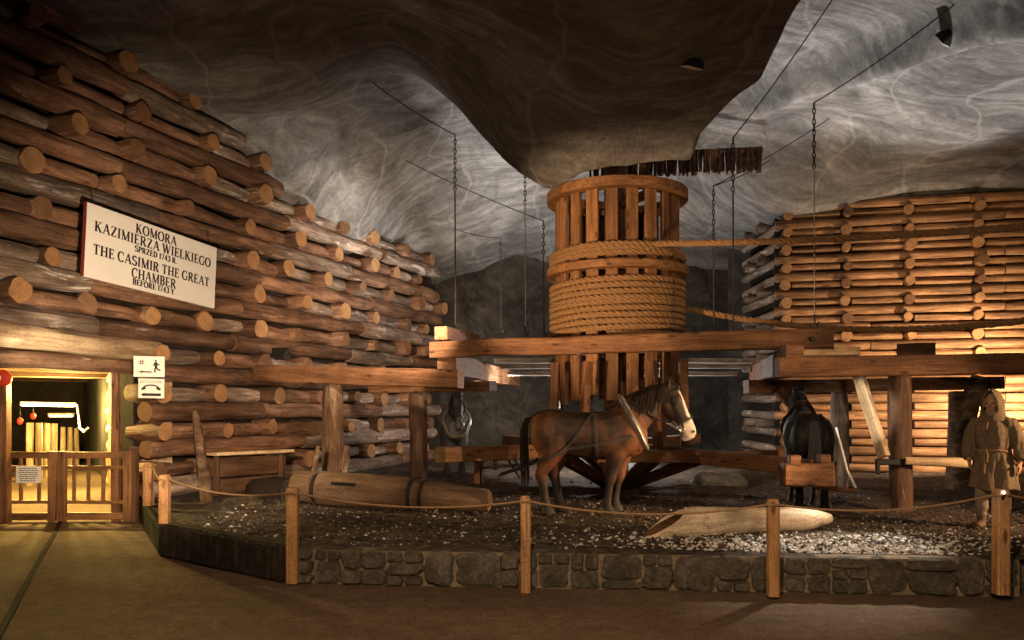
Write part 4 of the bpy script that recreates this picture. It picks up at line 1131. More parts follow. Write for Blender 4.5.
# chains hanging from wires on the ceiling
def hanging(px, ytop, ybot, d, anchors, label, thin=False):
    top = P(px, ytop, d); bot = P(px+(0.5), ybot, d)
    r = empty('hanging_chain', bot, label, 'chain', 'chains and wires hung from the rock ceiling')
    if anchors:
        for i, (ax, ay) in enumerate(anchors):
            h = hit_ceiling(ax, ay, 8)
            obj('ceiling_wire', MB().tube(sag(top, h, .05, 10), .010, 6), M['iron'], r)
    else:
        h = V((top.x, top.y, czs(top.x, top.y)+.02)); obj('ceiling_wire', MB().tube([top, h], .008, 6), M['iron'], r)
    L = top.z-bot.z
    mb = MB(); z = 0; i = 0
    while z < min(1.0, L*.3):                         # chain links at the top
        c = top-V((0, 0, z+.04)); q = [(.022*math.cos(t), .055*math.sin(t)) for t in [2*PI*k/8 for k in range(8)]]
        mb.tube([c+(V((x, 0, zz)) if i % 2 else V((0, x, zz))) for x, zz in q], .009, 5, close=True); z += .085; i += 1
    obj('chain_links', mb, M['iron'], r)
    obj('rod', MB().tube([top-V((0, 0, z)), bot], .009 if thin else .014, 6), M['steel'] if thin else M['iron'], r)
    obj('hook', MB().tube([bot+V((0, 0, .12)), bot+V((.0, 0, 0)), bot+V((.03, 0, -.05)), bot+V((.07, 0, 0))], .014, 6), M['iron'], r)
hanging(455, 135, 324, 14.4, [(372, 82)], 'chain left of the drum over the left end of the cross beam')
hanging(525, 151, 332, 15.2, [], 'straight thin wire hanging just left of the drum from the dark bulge', True)
hanging(543.5, 221, 334, 16.2, [(405, 160)], 'chain hung from a long sloping wire close to the left of the drum')
hanging(500.5, 238, 330, 20.0, [(455, 229)], 'short chain hanging far back above the rear rock wall')
hanging(733, 138, 330, 12.6, [(832, 0)], 'taller of two chains just right of the drum')
hanging(713.5, 186, 332, 14.0, [(830, 118), (770, 160)], 'shorter chain right of the drum held by two sloping wires')
hanging(814, 103, 322, 12.4, [(955, 4)], 'thin chain hanging in front of the right log wall', True)

# floodlight on the left wall, ceiling lamps, glowing lamp at the last post
def floodlight(c, aim, s, label, bright=True):
    Mx = Matrix.Translation(c) @ (V(aim)-c).to_track_quat('-Z', 'Y').to_matrix().to_4x4()
    r = empty('floodlight', c, label, 'lamp')
    obj('lamp_housing', MB().loft([[V((x*k, y*k, z)) for x, y in ((-s, -s*.7), (s, -s*.7), (s, s*.7), (-s, s*.7))] for z, k in ((s*.9, .55), (s*.3, .95), (-s*.1, 1.0))]), M['black'], r, Mx)
    obj('lamp_glass', MB().box((0, 0, -s*.13), (s*1.8, s*1.2, .02), bev=.005), M['bulb'] if bright else M['white'], r, Mx)
    obj('yoke', MB().tube([(-s*1.08, 0, .0), (-s*1.08, 0, s*1.0), (s*1.08, 0, s*1.0), (s*1.08, 0, 0)], .012, 6), M['iron'], r, Mx)
    return r
floodlight(P(281, 353, 15.6), P(330, 250, 19), .16, 'black floodlight with glaring glass fixed above the left front beam')
floodlight(hit_ceiling(692, 62)-V((0, 0, .06)), P(640, 300, 12), .14, 'small dim lamp on the dark bulge of the ceiling', False)
floodlight(hit_ceiling(945, 37)-V((0, 0, .06)), P(700, 300, 16), .15, 'small lamp under the pale right-hand ceiling', False)
r = empty('post_lamp', posts[-1][0]+V((-.02, .10, .02)), 'small glowing lamp tucked behind the top of the last post', 'lamp')
c = posts[-1][0]+V((-.02, -.075, .03))
obj('lamp_bulb', MB().ell(c, (.012, .012, .014), 12, 8), M['bulb'], r); obj('lamp_socket', MB().tube([c-V((0, 0, .02)), c-V((0, -.02, .07))], .014, 8), M['black'], r)

# fringes of brushwood under the ceiling
def fringe(A, B, n, h, label, r=.03):
    A, B = V(A), V(B); mb = MB()
    for i in range(n):
        p = A.lerp(B, (i+random.uniform(-.3, .3))/n); hh = h*random.uniform(.85, 1.08)
        mb.tube([p+V((0, random.uniform(-.06, .06), .1)), p+V((random.uniform(-.04, .04), random.uniform(-.06, .06), -hh))], r*random.uniform(.6, 1.2), 6)
    k = len(mb.v); mb.tube([A+V((0, .05, .06)), B+V((0, .05, .06))], .07, 8)
    tag(obj('brushwood_fringe', mb, M['dark_timber']), label, 'brushwood', None, 'stuff')
fringe(P(590, 160, 15.9), P(762, 152, 16.8), 130, .40, 'row of dark brushwood sticks behind the top of the drum')

# ------------------------------------------------------------------ figures: closed lofts merged into one skin
def fuse(mb, voxel, smooth=6, name='body'):
    me = mb.mesh(name, [], True); o = bpy.data.objects.new('tmp', me); COL.objects.link(o)
    r = o.modifiers.new('r', 'REMESH'); r.mode = 'VOXEL'; r.voxel_size = voxel; r.use_smooth_shade = True
    s = o.modifiers.new('s', 'SMOOTH'); s.iterations = smooth; s.factor = .5
    dg = bpy.context.evaluated_depsgraph_get(); dg.update()
    res = bpy.data.meshes.new_from_object(o.evaluated_get(dg)); res.name = name
    bpy.data.objects.remove(o); bpy.data.meshes.remove(me)
    res.polygons.foreach_set('use_smooth', [True]*len(res.polygons))
    return res
def paint(me, fn, m):
    ca = me.color_attributes.new('coat', 'FLOAT_COLOR', 'POINT')
    buf = []
    for v in me.vertices: buf += [*fn(v.co), 1.0]
    ca.data.foreach_set('color', buf); me.materials.clear(); me.materials.append(m)
def coat_mat(name, rough=.55, hair=.25):
    m, t, b = mat(name, rough, .35)
    a = nd(t, 'ShaderNodeVertexColor', layer_name='coat')
    g, o, r = coords(t, (6, 30, 14)); f = nz(t, g, 2.2, 6, .75)
    g2 = nz(t, o, 4, 5, .65)
    c = mix(t, .6, a.outputs[0], ramp(t, [(.32, (.35, .3, .28)), (.68, (1.55, 1.5, 1.4))], g2), 'MULTIPLY')
    c = mix(t, .4, c, ramp(t, [(.3, (.6, .6, .6)), (.7, (1.25, 1.25, 1.25))], f), 'MULTIPLY')
    t.links.new(c, b.inputs['Base Color']); bump(t, b, f, hair, .006); return m
M['coat'] = coat_mat('animal_coat', .6, .6)
def sect(c, axis, up, hh, hw, n=18, sq=2.3):
    "oval section: centre, axis direction, up direction, half height, half width"
    c = V(c); ax = V(axis).normalized(); s = V(up).cross(ax).normalized(); u = ax.cross(s)
    ring = []
    for j in range(n):
        a = 2*PI*j/n; ca, sa = math.cos(a), math.sin(a)
        k = (abs(ca)**sq+abs(sa)**sq)**(-1/sq)
        ring.append(c+s*(hw*ca*k)+u*(hh*sa*k))
    return ring
def horse_body(head_turn=0.0):
    mb = MB()
    T = [(-1.00, 1.14, .07, .07), (-.97, 1.15, .17, .15), (-.90, 1.16, .245, .21), (-.76, 1.145, .30, .275), (-.60, 1.125, .315, .30), (-.42, 1.10, .315, .295), (-.2, 1.08, .325, .305), (0, 1.075, .335, .31),
         (.16, 1.10, .355, .30), (.30, 1.13, .36, .28), (.44, 1.11, .325, .25), (.56, 1.08, .25, .20), (.63, 1.06, .15, .13)]
    mb.loft([sect((x, 0, z), (1, 0, 0), (0, 0, 1), h, w_) for x, z, h, w_ in T])
    for s in (-1, 1):                                            # shoulder, hip and chest muscles
        mb.ell((.34, s*.17, 1.10), (.20, .12, .30), 14, 10, Matrix.Rotation(.35, 3, 'Y'))
        mb.ell((-.74, s*.17, 1.08), (.24, .14, .29), 14, 10)
        mb.ell((.52, s*.10, 1.00), (.12, .11, .16), 12, 8)
    N = [((.22, 0, 1.22), .31, .21), ((.38, 0, 1.32), .305, .18), ((.54, 0, 1.44), .265, .15), ((.68, 0, 1.545), .225, .13), ((.80, 0, 1.625), .19, .115), ((.90, 0, 1.69), .13, .095)]
    rings = []
    for i, (c, h, w_) in enumerate(N):
        a = V(N[min(i+1, len(N)-1)][0])-V(N[max(i-1, 0)][0]); rings.append(sect(c, a, (0, 0, 1), h, w_, 18, 2.0))
    mb.loft(rings)
    HS = 1.17; hx = V((.47, 0, -.88)).normalized()*HS; hu = V((.88, 0, .47)).normalized()*HS
    p0 = V((.905, 0, 1.70))
    def turn(p):
        d = p-V((.86, 0, 0)); R_ = Matrix.Rotation(head_turn, 3, 'Z'); q = R_ @ V((d.x, d.y*1.12, 0)); return V((.86+q.x, q.y, p.z))
    Hd = [(-.09, -.005, .10, .065), (-.02, .0, .145, .088), (.07, -.015, .18, .10), (.16, -.03, .19, .105), (.26, -.02, .16, .088), (.36, -.005, .128, .072), (.46, .005, .112, .066), (.54, .0, .108, .07), (.60, -.005, .092, .064), (.64, -.01, .052, .04)]
    mb.loft([[turn(p) for p in sect(p0+hx*t+hu*o, hx, hu, h, w_, 18, 2.3)] for t, o, h, w_ in Hd])
    mb.ell(turn(p0+hx*.60-hu*.085), (.05, .045, .035), 10, 8)     # lower lip
    for s in (-1, 1):
        mb.ell(turn(p0+hx*.17-hu*.06+V((0, s*.072, 0))), (.085, .04, .09), 12, 8)      # cheek
        mb.ell(turn(p0+hx*.14+hu*.075+V((0, s*.075, 0))), (.055, .03, .04), 10, 8)     # brow
        mb.ell(turn(p0+hx*.565+hu*.045+V((0, s*.05, 0))), (.04, .028, .04), 10, 8)     # nostril wing
        e0 = p0+hu*.05+V((-.03, s*.055, .06))
        mb.loft([[turn(e0+V((dx, s*dy, dz))+V((r*.55*math.cos(t), r*math.sin(t), 0))) for t in [2*PI*i/10 for i in range(10)]] for dx, dy, dz, r in ((0, 0, -.04, .035), (.01, .008, .02, .042), (.025, .014, .07, .036), (.04, .014, .11, .022), (.05, .012, .135, .008))])
    legs = {'fn': (-1, [(.34, .15, 1.08, .16), (.24, .165, .90, .125), (.19, .16, .76, .10), (.155, .155, .62, .075), (.13, .155, .51, .066), (.12, .155, .46, .064), (.105, .155, .39, .048), (.085, .155, .24, .046), (.065, .155, .15, .056), (.08, .155, .10, .05)]),
            'ff': (1, [(.36, .15, 1.08, .16), (.32, .165, .90, .125), (.30, .16, .76, .10), (.28, .155, .62, .075), (.27, .155, .51, .066), (.26, .155, .46, .064), (.24, .155, .39, .048), (.215, .155, .24, .046), (.20, .155, .15, .056), (.215, .155, .10, .05)]),
            'hn': (-1, [(-.68, .14, 1.08, .23), (-.66, .17, .92, .18), (-.70, .17, .78, .125), (-.77, .165, .65, .088), (-.83, .16, .545, .072), (-.83, .16, .50, .068), (-.81, .16, .42, .055), (-.79, .16, .26, .05), (-.775, .16, .16, .058), (-.755, .16, .10, .05)]),
            'hf': (1, [(-.66, .14, 1.08, .23), (-.56, .17, .92, .18), (-.57, .17, .78, .125), (-.62, .165, .65, .088), (-.66, .16, .545, .072), (-.66, .16, .50, .068), (-.63, .16, .42, .055), (-.60, .16, .26, .05), (-.58, .16, .16, .058), (-.56, .16, .10, .05)])}
    for k, (s, pts) in legs.items():
        P_ = [V((x, s*y, z)) for x, y, z, r in pts]; rr = [p[3]*(1.22 if p[2] < .8 else 1.05) for p in pts]
        rings = []
        for i, p in enumerate(P_):
            rings.append([p+V((rr[i]*(1.12 if p.z > .6 else 1.05)*math.cos(t), rr[i]*(.78 if p.z > .6 else .9)*math.sin(t), 0)) for t in [2*PI*j/14 for j in range(14)]])
        mb.loft(rings)
        x, y = P_[-1].x, P_[-1].y                                  # hoof
        mb.loft([[V((x+dx+r*1.15*math.cos(t), y+r*math.sin(t), z)) for t in [2*PI*j/14 for j in range(14)]] for z, r, dx in ((.125, .06, .0), (.09, .072, .01), (.0, .095, .03))])
    return mb, turn, p0, hx, hu
def horse(name, loc, rz, label, scheme, head_turn=0.0, detail=True, scale=1.0, blaze=True):
    root = empty(name, loc, label, 'horse', rz=rz)
    mb, turn, p0, hx, hu = horse_body(head_turn)
    me = fuse(mb, .0155, 7, 'horse_body')
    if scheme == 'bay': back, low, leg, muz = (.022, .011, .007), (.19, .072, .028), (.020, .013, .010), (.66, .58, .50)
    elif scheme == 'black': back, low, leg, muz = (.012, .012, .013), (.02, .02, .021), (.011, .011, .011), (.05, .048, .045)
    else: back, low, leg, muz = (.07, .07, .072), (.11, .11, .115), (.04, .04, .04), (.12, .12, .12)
    def lerp3(a, b, f): f = max(0, min(1, f)); return tuple(x+(y-x)*f for x, y in zip(a, b))
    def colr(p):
        f = .12+.5*noise.noise(p*3.2)+.25*noise.noise(p*9)+.75*max(0, min(1, (p.x-.12)/.3))*max(0, min(1, (1.42-p.z)/.3))+.5*max(0, min(1, (-.80-p.x)/.12))+.55*max(0, min(1, (-.45-p.x)/.2))*max(0, min(1, (1.0-p.z)/.2))  # coat tone plus painted light: lit shoulder, forelegs, thigh and rump, dark barrel
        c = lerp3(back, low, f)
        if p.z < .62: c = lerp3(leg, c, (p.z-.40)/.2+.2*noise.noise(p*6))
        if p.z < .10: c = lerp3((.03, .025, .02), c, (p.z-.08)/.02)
        q = V((p.x, p.y, p.z)); tt = (q-p0).dot(hx)/1.37 if p.x > .80 and p.z < 1.85 else -1
        if tt > -.02 and p.x > .86 and blaze:
            o_ = (q-p0).dot(hu)/1.37; cy = abs((Matrix.Rotation(-head_turn, 3, 'Z') @ V((q.x-.86, q.y, 0))).y)
            wgt = max(0, min(1, (.065-cy)/.012))*max(0, min(1, (o_-.045)/.02))*max(0, min(1, (tt-.05)/.04))
            wm = max(0, min(1, (tt-.41)/.05))
            if scheme == 'bay': c = lerp3(c, (.035, .02, .014), .75 if tt < .40 else 0)
            c = lerp3(c, muz, max(wgt, wm))
        return c
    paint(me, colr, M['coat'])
    SM_ = Matrix.Scale(scale, 4)
    W_ = world(root) @ SM_
    body = put('horse_body', me, root, W_)
    bvh = BVHTree.FromObject(body, bpy.context.evaluated_depsgraph_get()) if False else BVHTree.FromPolygons([v.co[:] for v in me.vertices], [p.vertices[:] for p in me.polygons])
    def part(nm, mb_, m, par=None): return obj(nm, mb_, m, par or root, W_)
    def strap(nm, pts, w_, m=M['leather'], th=.010, n=10, close=False, lift=.006, par=None):
        sm = []
        pp = [V(p) for p in pts]; pp = pp+[pp[0]] if close else pp
        for a, b in zip(pp, pp[1:]):
            k = max(2, int((b-a).length/.03))
            for i in range(k): sm.append(a.lerp(b, i/k))
        if not close: sm.append(pp[-1])
        loc_ = []
        for p in sm:
            c, nn, _, d = bvh.find_nearest(p)
            loc_.append((c+nn*(lift), nn))
        rings = []; N_ = len(loc_)
        for i, (c, nn) in enumerate(loc_):
            t = (loc_[(i+1) % N_][0]-loc_[i-1][0]) if close else (loc_[min(i+1, N_-1)][0]-loc_[max(i-1, 0)][0])
            if t.length < 1e-6: t = V((1, 0, 0))
            b = nn.cross(t.normalized())
            b = b.normalized() if b.length > 1e-6 else V((0, 1, 0))
            rings.append([c+b*w_/2, c+b*w_/2+nn*th, c-b*w_/2+nn*th, c-b*w_/2])
        return part(nm, MB().loft(rings, True, close=close), m, par)
    # mane, forelock and tail made of locks
    def lock(mb_, a, dirs, r):
        pts = [V(a)]
        for d in dirs: pts.append(pts[-1]+V(d))
        n = len(pts); mb_.tube(pts, [r*(1-.75*i/(n-1)) for i in range(n)], 6, flat=.55)
    mane_c = {'bay': (.02, .013, .010), 'black': (.07, .068, .066), 'grey': (.05, .05, .05)}[scheme]
    mk = plain('horse_hair_'+scheme, mane_c, .75, 0, .35, 40, .1, .3)
    mb_ = MB()
    crest = [V((.20, 0, 1.50)), V((.33, 0, 1.575)), V((.46, 0, 1.655)), V((.60, 0, 1.73)), V((.74, 0, 1.785)), V((.86, 0, 1.805))]
    for i in range(90):
        f = random.random()*(len(crest)-1.001); k = int(f); a = crest[k].lerp(crest[k+1], f-k); a.z -= .015
        s = -1 if random.random() < .62 else 1
        l = random.uniform(.10, .19)*(1.1 if f > 1.2 else .7)
        lock(mb_, a+V((0, s*.01, 0)), [(0, s*.055, .004), (-.01, s*.06, -l*.5), (-.02, s*.028, -l*.8), (-.015, s*.012, -l*.6)], .026)
    part('mane', mb_, mk)
    mb_ = MB()
    for i in range(9):
        a = p0+hu*.10+V((.0, random.uniform(-.04, .04), .09)); pts = [turn(a), turn(a+V((.05, 0, -.01))), turn(a+V((.09, random.uniform(-.02, .02), -.10))), turn(a+V((.12, random.uniform(-.03, .03), -.19)))]
        mb_.tube(pts, [.022, .022, .014, .005], 6)
    part('forelock', mb_, mk)
    mb_ = MB()
    for i in range(26):
        an = random.uniform(0, 2*PI); q = random.uniform(.2, 1)*.055
        o_ = V((math.cos(an)*q, math.sin(an)*q, 0))
        lock(mb_, V((-.965, 0, 1.32))+o_*.5, [(-.055, o_.y*.4, .0), (-.045+o_.x*.4, o_.y*.5, -.16), (o_.x*.3, o_.y*.4, -.25), (.01, o_.y*.2, -.28), (.01, 0, -.16-random.uniform(0, .12))], .03)
    part('tail', mb_, mk)
    for s in (-1, 1):
        e = turn(p0+hx*.155+hu*.058+V((0, s*.098, 0)))
        part('eye', MB().ell(e, (.02, .014, .02), 10, 8), M['black'], body)
    # harness
    cr = []
    for i in range(28):
        t = 2*PI*i/28; cr.append(V((.40-.13*math.cos(t)*1.05+.0, .29*math.sin(t)*.75, 1.27+.37*math.cos(t))))
    # collar: padded ring leaning back, seated on the neck base
    rings = []
    for i in range(32):
        t = 2*PI*i/32; c0 = V((.435-.17*math.cos(t), 0, 1.265+.335*math.cos(t))); dirp = V((-.17*math.cos(t), .215*math.sin(t), .335*math.cos(t)))
        ax = V((.435, 0, 1.265))
        org = ax+dirp*2.2; h = bvh.ray_cast(org, (-dirp).normalized())[0]
        c = (h if h is not None else ax+dirp)+dirp.normalized()*.012
        tang = V((.17*math.sin(t), .215*math.cos(t), -.335*math.sin(t))).normalized(); nn = dirp.normalized(); bb = tang.cross(nn).normalized()
        rings.append([c+nn*.03*math.cos(u)+bb*.042*math.sin(u) for u in [2*PI*j/10 for j in range(10)]])
    col_ = part('collar', MB().loft(rings, False, close=True), M['collar'] if scheme != 'black' else M['leather'])
    rings2 = [[p+(r[0]-r[5]).normalized()*.02 for p in [r[0]+(q-r[0])*.32 for q in r]] for r in rings]
    part('hames', MB().loft(rings2, False, close=True), M['steel'] if scheme != 'black' else M['strap'], col_)
    R0 = []
    for i in range(26):
        t = 2*PI*i/26; R0.append(V((-.08-.02*math.cos(t), .33*math.sin(t), 1.08+.36*math.cos(t))))
    strap('girth', R0, .05, M['strap'], close=True)
    for s in (-1, 1):
        tr_ = strap('trace', [(.40, s*.26, 1.08), (.1, s*.33, .99), (-.25, s*.34, .91), (-.55, s*.33, .84), (-.86, s*.25, .74)], .045, M['strap'])
        mbx = MB().tube([V((-.86, s*.30, .74)), V((-1.12, s*.25, .62)), V((-1.42, s*.18, .52))], .016, 6); part('trace_rope', mbx, M['leather'], tr_)
        strap('back_strap', [(.22, s*.10, 1.5), (.0, s*.17, 1.42), (-.3, s*.16, 1.40), (-.7, s*.12, 1.44), (-.93, s*.08, 1.33)], .03, M['leather'])
        strap('hip_strap', [(-.10, s*.12, 1.40), (-.24, s*.29, 1.22), (-.40, s*.32, 1.0), (-.5, s*.32, .87)], .035, M['strap'])
        # bridle
        ch_ = strap('cheek_strap', [turn(p0+hx*.02+hu*.02+V((0, s*.1, 0))), turn(p0+hx*.2+V((0, s*.12, 0))), turn(p0+hx*.36-hu*.01+V((0, s*.1, 0))), turn(p0+hx*.50-hu*.04+V((0, s*.09, 0)))], .024, M['leather'])
        strap('rein', [turn(p0+hx*.50-hu*.05+V((0, s*.08, 0))), turn(p0+hx*.36-hu*.13+V((0, s*.07, 0)))], .022, M['steel'])
        a = turn(p0+hx*.36-hu*.13+V((0, s*.06, 0))); b = V((.60, s*.15, 1.40)); c = V((.34, s*.15, 1.55))
        part('rein', MB().tube(sag(a, b, .03, 8)+[c], .011, 6), M['leather'])
        bl = turn(p0+hx*.15+hu*.035+V((0, s*.118, 0))); 
        part('blinker', MB().ell(bl, (.06, .012, .065), 12, 8, Matrix.Rotation(-.12*s+head_turn, 3, 'Z')), M['leather'], ch_)
        part('bit_ring', MB().tube([turn(p0+hx*.50-hu*.055+V((0, s*.085, 0)))+V((.03*math.cos(t), 0, .03*math.sin(t))) for t in [2*PI*i/14 for i in range(14)]], .006, 6, close=True), M['steel'], ch_)
    def ringstrap(nm, t0, off, hh, hw, w_):
        strap(nm, [turn(p) for p in sect(p0+hx*t0+hu*off, hx, hu, hh, hw, 20)], w_, M['strap'] if nm == 'noseband' else M['leather'], close=True)
    ringstrap('noseband', .42, 0, .15, .09, .026); ringstrap('browband', .04, 0, .18, .11, .024)
    mbc = MB()
    for i in range(9):                                             # chain under the chin
        a = turn(p0+hx*(.50-.02*i)-hu*(.07+.012*i)+V((0, -.085+.004*i, 0))); mbc.tube([a+V((.018*math.cos(t), 0 if i % 2 else .012*math.sin(t), .014*math.sin(t))) for t in [2*PI*k/8 for k in range(8)]], .005, 5, close=True)
    part('chin_chain', mbc, M['steel'])
    if scheme == 'bay':
        for s in (-1, 1):
            n_ = turn(p0+hx*.575+hu*.052+V((0, s*.076, 0))); part('nostril', MB().ell(n_, (.012, .008, .018), 8, 6), M['black'], body)
    return root
X1, Y1 = 1.24, 11.15
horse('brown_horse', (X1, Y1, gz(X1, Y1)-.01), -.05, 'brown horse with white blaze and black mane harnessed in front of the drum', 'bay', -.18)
X2, Y2 = 4.45, 12.15
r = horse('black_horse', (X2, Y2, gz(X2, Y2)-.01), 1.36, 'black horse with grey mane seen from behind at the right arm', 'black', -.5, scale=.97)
X3, Y3 = -1.22, 17.2
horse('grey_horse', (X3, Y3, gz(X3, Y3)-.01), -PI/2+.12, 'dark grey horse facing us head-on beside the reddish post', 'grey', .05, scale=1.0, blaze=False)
# white trace rope and swingletree behind the black horse
o = sagrope('white_trace', [P(836, 428, 11.9), P(842, 450, 11.6), P(847, 470, 11.4), P(856, 488, 11.2)], .018, M['white']); tag(o, 'pale curved line hanging at the right flank of the black horse', 'rope')
t = log('swingletree', P(812, 487, 11.15), P(858, 491, 11.05), .028, .035, [M['timber'], M['end']], seg=10); tag(t, 'thin wooden bar held behind the black horse\'s hocks', 'bar')
# iron rod frame under the left arm
t = empty('iron_stand', P(482, 476, 11.9), 'thin black iron frame standing under the left arm of the gin', 'frame')
for a, b in ((P(481, 468, 12.0), ground_at(481, 12.0)), (P(481, 468, 12.0), P(528, 464, 12.4)), (P(505, 455, 12.3), P(520, 478, 12.3)), (P(512, 455, 12.3), P(527, 480, 12.3))):
    obj('rod', MB().tube([a, b], .02, 8), M['black'], t)

# ------------------------------------------------------------------ the hooded man
def man(loc, rz, H_=1.70):
    root = empty('person', loc, 'person in a brown hooded sackcloth coat standing by the right trestle, one hand low', 'person', rz=rz)
    W_ = world(root) @ Matrix.Scale(H_/1.70, 4)
    def part(nm, me_or_mb, m, par=None):
        if isinstance(me_or_mb, MB): return obj(nm, me_or_mb, m, par or root, W_)
        me_or_mb.materials.clear(); me_or_mb.materials.append(m); return put(nm, me_or_mb, par or root, W_)
    def rg(c, rx, ry, n=18): return [V((c[0]+rx*math.cos(2*PI*j/n), c[1]+ry*math.sin(2*PI*j/n), c[2])) for j in range(n)]
    b = MB()
    b.loft([rg((0, 0, z), rx, ry) for z, rx, ry in ((.82, .15, .10), (.95, .165, .115), (1.1, .15, .105), (1.25, .175, .12), (1.36, .17, .10), (1.42, .07, .06))])
    b.tube([(0, .015, 1.36), (0, .0, 1.45), (0, -.02, 1.52)], [.065, .058, .055], 12)
    # head: forward and down
    hc = V((-.01, -.045, 1.585)); HR = Matrix.Rotation(.28, 3, 'X')
    def hp(x, y, z): return hc+HR @ V((x, y, z))
    b.ell(hc+HR @ V((0, .015, .02)), (.076, .096, .105), 18, 14, HR)
    b.ell(hp(0, -.03, -.055), (.055, .055, .062), 14, 10, HR)            # jaw
    b.loft([[hp(x*k, y0+y, z) for x, y in ((-1, .012), (1, .012), (0, -.02))] for z, k, y0 in ((.03, .009, -.080), (-.005, .014, -.095), (-.028, .018, -.100), (-.036, .014, -.088))])   # nose
    for s in (-1, 1):
        b.ell(hp(s*.034, -.070, .035), (.026, .016, .010), 10, 6, HR)    # brow
        b.ell(hp(s*.042, -.058, -.018), (.022, .022, .016), 10, 6, HR)   # cheekbone
        b.ell(hp(s*.077, .02, -.005), (.012, .022, .034), 10, 8, HR)     # ear
    b.ell(hp(0, -.078, -.060), (.026, .012, .008), 10, 6, HR); b.ell(hp(0, -.076, -.074), (.023, .012, .008), 10, 6, HR)
    arms_ = {}
    for s, pts in ((1, [(.18, .0, 1.33), (.245, .02, 1.20), (.29, .035, 1.06), (.305, .0, .94), (.305, -.03, .845)]), (-1, [(-.18, .0, 1.33), (-.24, .0, 1.20), (-.275, .0, 1.06), (-.265, -.06, .95), (-.245, -.11, .86)])):
        b.tube(pts, [.06, .052, .045, .036, .028], 12); arms_[s] = pts
        w0 = V(pts[-1]); dn = (V(pts[-1])-V(pts[-2])).normalized(); fw = V((0, -1, 0)); fw = (fw-dn*fw.dot(dn)).normalized(); sd = dn.cross(fw)
        inn = -s
        b.loft([sect(w0+dn*t, dn, fw, h, w_, 12, 2.5) for t, h, w_ in ((-.01, .026, .022), (.03, .038, .018), (.075, .044, .017), (.10, .040, .014))])
        for k, (o_, l) in enumerate(((-.033, .062), (-.011, .075), (.011, .080), (.033, .070))):       # four fingers, curled
            p = w0+dn*.085+fw*(-o_)
            cu = V((inn, 0, 0))
            p1 = p+dn*l*.45+cu*.004; p2 = p1+dn*l*.38+cu*l*.22; p3 = p2+dn*l*.22+cu*l*.30
            b.tube([p, p1, p2, p3], [.0105, .010, .009, .0075], 8)
        q = w0+dn*.035+fw*.036; q1 = q+dn*.022+fw*.024+V((inn*.012, 0, 0)); q2 = q1+dn*.032+fw*.006+V((inn*.012, 0, 0)); b.tube([q, q1, q2], [.014, .012, .009], 8)
    LEG = {1: [(.085, .0, .88), (.10, .02, .62), (.105, .04, .47), (.11, .07, .28), (.11, .09, .09)], -1: [(-.085, .0, .88), (-.10, -.06, .62), (-.105, -.08, .47), (-.11, -.08, .28), (-.115, -.07, .09)]}
    for s, pts in LEG.items():
        b.tube(pts, [.085, .07, .056, .052, .038], 12)
        a = V(pts[-1]); b.loft([[a+V((w_*math.cos(t), y, -.045+h*math.sin(t))) for t in [2*PI*j/10 for j in range(10)]] for y, w_, h in ((.06, .03, .03), (.0, .038, .045), (-.08, .042, .036), (-.15, .035, .026))])
    bd = part('body', fuse(b, .0065, 3, 'body'), M['skin'])
    for s in (-1, 1): part('eye', MB().ell(hp(s*.032, -.074, .018), (.011, .006, .007), 10, 6, HR), M['black'], bd)
    # coat
    c = MB(); rings = []
    for z, rx, ry in ((.50, .265, .21), (.62, .255, .20), (.78, .235, .185), (.93, .205, .165), (.985, .188, .148), (1.06, .205, .165), (1.2, .22, .17), (1.31, .215, .15), (1.38, .16, .12), (1.44, .105, .10)):
        k = max(0, (1.0-z)/.5)
        rings.append([V((rx*math.cos(t)*(1+.07*k*math.sin(7*t+1)+.03*k*math.sin(13*t))+.0, ry*math.sin(t)*(1+.07*k*math.sin(7*t+1)+.04*math.sin(5*t+z*6)), z-.02*math.sin(3*t)*k)) for t in [2*PI*j/48 for j in range(48)]])
    c.loft(rings)
    for s, pts in arms_.items():
        pp = [V(pts[0])+V((-s*.05, 0, .0))]+[V(p) for p in pts[:4]]+[V(pts[4])+V((0, 0, .025))]
        c.tube(pp, [.09, .098, .088, .084, .075, .068], 16)
    ce = fuse(c, .011, 3, 'coat')
    for v in ce.vertices:                                          # cloth folds
        n_ = v.normal; p = v.co
        v.co = p+n_*((.020*noise.noise(V((p.x*13, p.y*13, p.z*2.5)))+.010*noise.noise(V((p.x*26, p.y*26, p.z*6)))))
    ct_ = part('coat', ce, M['cloth'])
    rb = [V((.196*math.cos(t), .157*math.sin(t), .985+.006*math.sin(4*t))) for t in [2*PI*j/36 for j in range(36)]]
    part('rope_belt', MB().tube(rb, .013, 8, close=True).tube([(-.05, -.165, .985), (-.055, -.195, .93), (-.05, -.20, .80), (-.055, -.205, .70)], .011, 8).tube([(-.04, -.165, .985), (-.02, -.195, .93), (-.025, -.20, .84)], .011, 8).ell((-.045, -.168, .985), (.022, .018, .02), 10, 8), M['rope'])
    part('neck_lacing', MB().tube([(-.03, -.125, 1.40), (-.05, -.165, 1.33), (-.065, -.18, 1.24)], .007, 6).tube([(-.01, -.125, 1.40), (-.025, -.17, 1.32), (-.03, -.182, 1.26)], .007, 6), M['rope'], ct_)
    # hood: open at the face, draped on the shoulders
    rows = [(1.36, .185, .145, .0), (1.42, .150, .135, .0), (1.48, .132, .140, -.01), (1.55, .134, .155, -.035), (1.62, .130, .165, -.05), (1.69, .105, .150, -.055), (1.74, .062, .105, -.05), (1.765, .012, .03, -.04)]
    out, inn_ = [], []
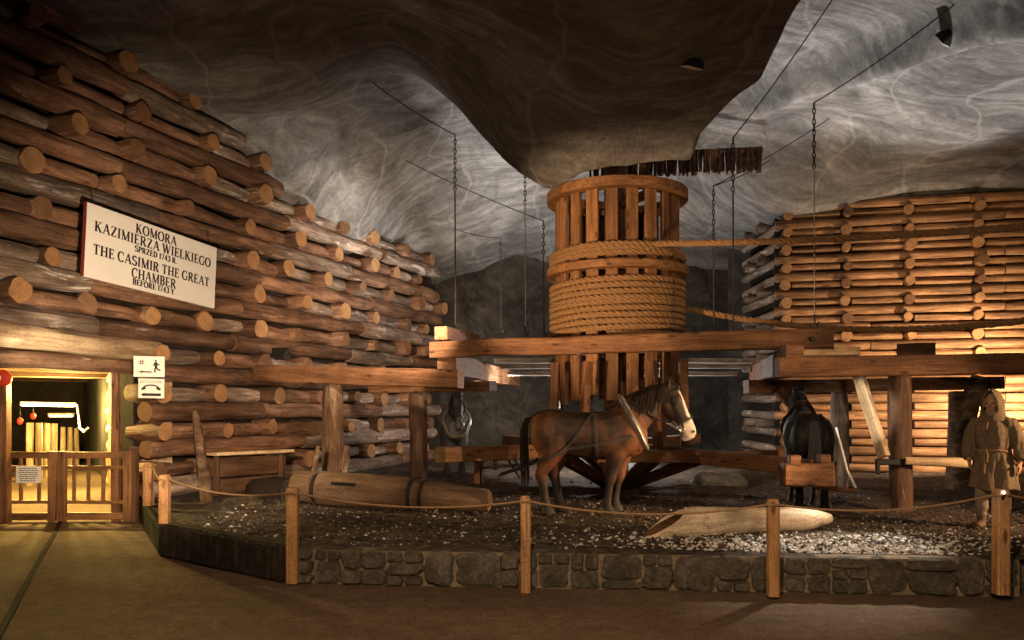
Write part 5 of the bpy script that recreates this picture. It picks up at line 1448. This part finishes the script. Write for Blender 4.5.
    for z, rx, ry, cy in rows:
        half = 2.45 if 1.44 < z < 1.66 else (2.62 if z >= 1.66 else 2.95)
        if z > 1.7: half = 2.9
        r1, r2 = [], []
        for j in range(33):
            t = PI/2-half+2*half*j/32                              # centred on the back (+Y)
            k = 1+.03*math.sin(5*t+z*20)
            y = cy+ry*math.sin(t)*k
            r1.append(V((rx*math.cos(t)*k, y, z))); r2.append(V(((rx-.014)*math.cos(t)*k, cy+(ry-.014)*math.sin(t)*k, z-.004)))
        out.append(r1); inn_.append(r2)
    h = MB(); n = 33
    def sheet(rs, flip):
        b0 = len(h.v)
        for r in rs: h.v += r
        for i in range(len(rs)-1):
            for j in range(n-1):
                q = (b0+i*n+j, b0+i*n+j+1, b0+(i+1)*n+j+1, b0+(i+1)*n+j); h.f.append(q if not flip else q[::-1]); h.m.append(0)
        return b0
    o0 = sheet(out, False); i0 = sheet(inn_, True); R_ = len(rows)
    for i in range(R_-1):
        for j, fl in ((0, True), (n-1, False)):
            q = (o0+i*n+j, o0+(i+1)*n+j, i0+(i+1)*n+j, i0+i*n+j); h.f.append(q[::-1] if fl else q); h.m.append(0)
    for j in range(n-1):
        h.f.append((o0+j, o0+j+1, i0+j+1, i0+j)[::-1]); h.m.append(0)
    part('hood', h, M['cloth'])
    for s in (-1, 1): part('hair', MB().tube([hp(s*.055, -.045, .085), hp(s*.075, -.05, .03), hp(s*.078, -.04, -.04)], [.022, .022, .014], 8), M['beard'])
    mbx = MB()
    for i in range(34):
        a = random.uniform(-1.1, 1.1); z = random.uniform(-.105, -.055)
        if abs(a) < .3 and z > -.08: z = -.09
        p = hp(.052*math.sin(a), -.032-.052*math.cos(a), z); mbx.tube([p, p+HR @ V((.006*math.sin(a), -.012, -.025)), p+HR @ V((0, -.008, -.055))], [.012, .010, .003], 6)
    part('beard', mbx, M['beard'])
    for s, pts in LEG.items():
        t_ = MB().tube([(pts[0][0], pts[0][1], .84)]+[V(p) for p in pts[1:4]]+[(pts[4][0], pts[4][1], .15)], [.10, .09, .078, .076, .058], 14)
        te = fuse(t_, .011, 2, 'trouser_leg')
        for v in te.vertices: v.co = v.co+v.normal*.007*noise.noise(V((v.co.x*12, v.co.y*12, v.co.z*22)))
        part('trouser_leg', te, M['trouser'])
        a = V(pts[4]); bt = MB().tube([a+V((0, .005, .12)), a+V((0, .005, .02)), a+V((0, .0, -.04))], [.056, .054, .055], 12)
        bt.loft([[a+V((w_*math.cos(t), y, -.05+h_*math.sin(t)*(1 if math.sin(t) > 0 else .8))) for t in [2*PI*j/12 for j in range(12)]] for y, w_, h_ in ((.075, .03, .03), (.05, .047, .05), (-.02, .052, .058), (-.10, .055, .048), (-.16, .046, .036), (-.185, .025, .02))])
        part('boot', fuse(bt, .008, 3, 'boot'), M['boot'])
    return root
px_, py_ = (993-512)/FPX*10.15, 10.15
man((px_, py_, gz(px_, py_)+.0), -.75, 1.70)
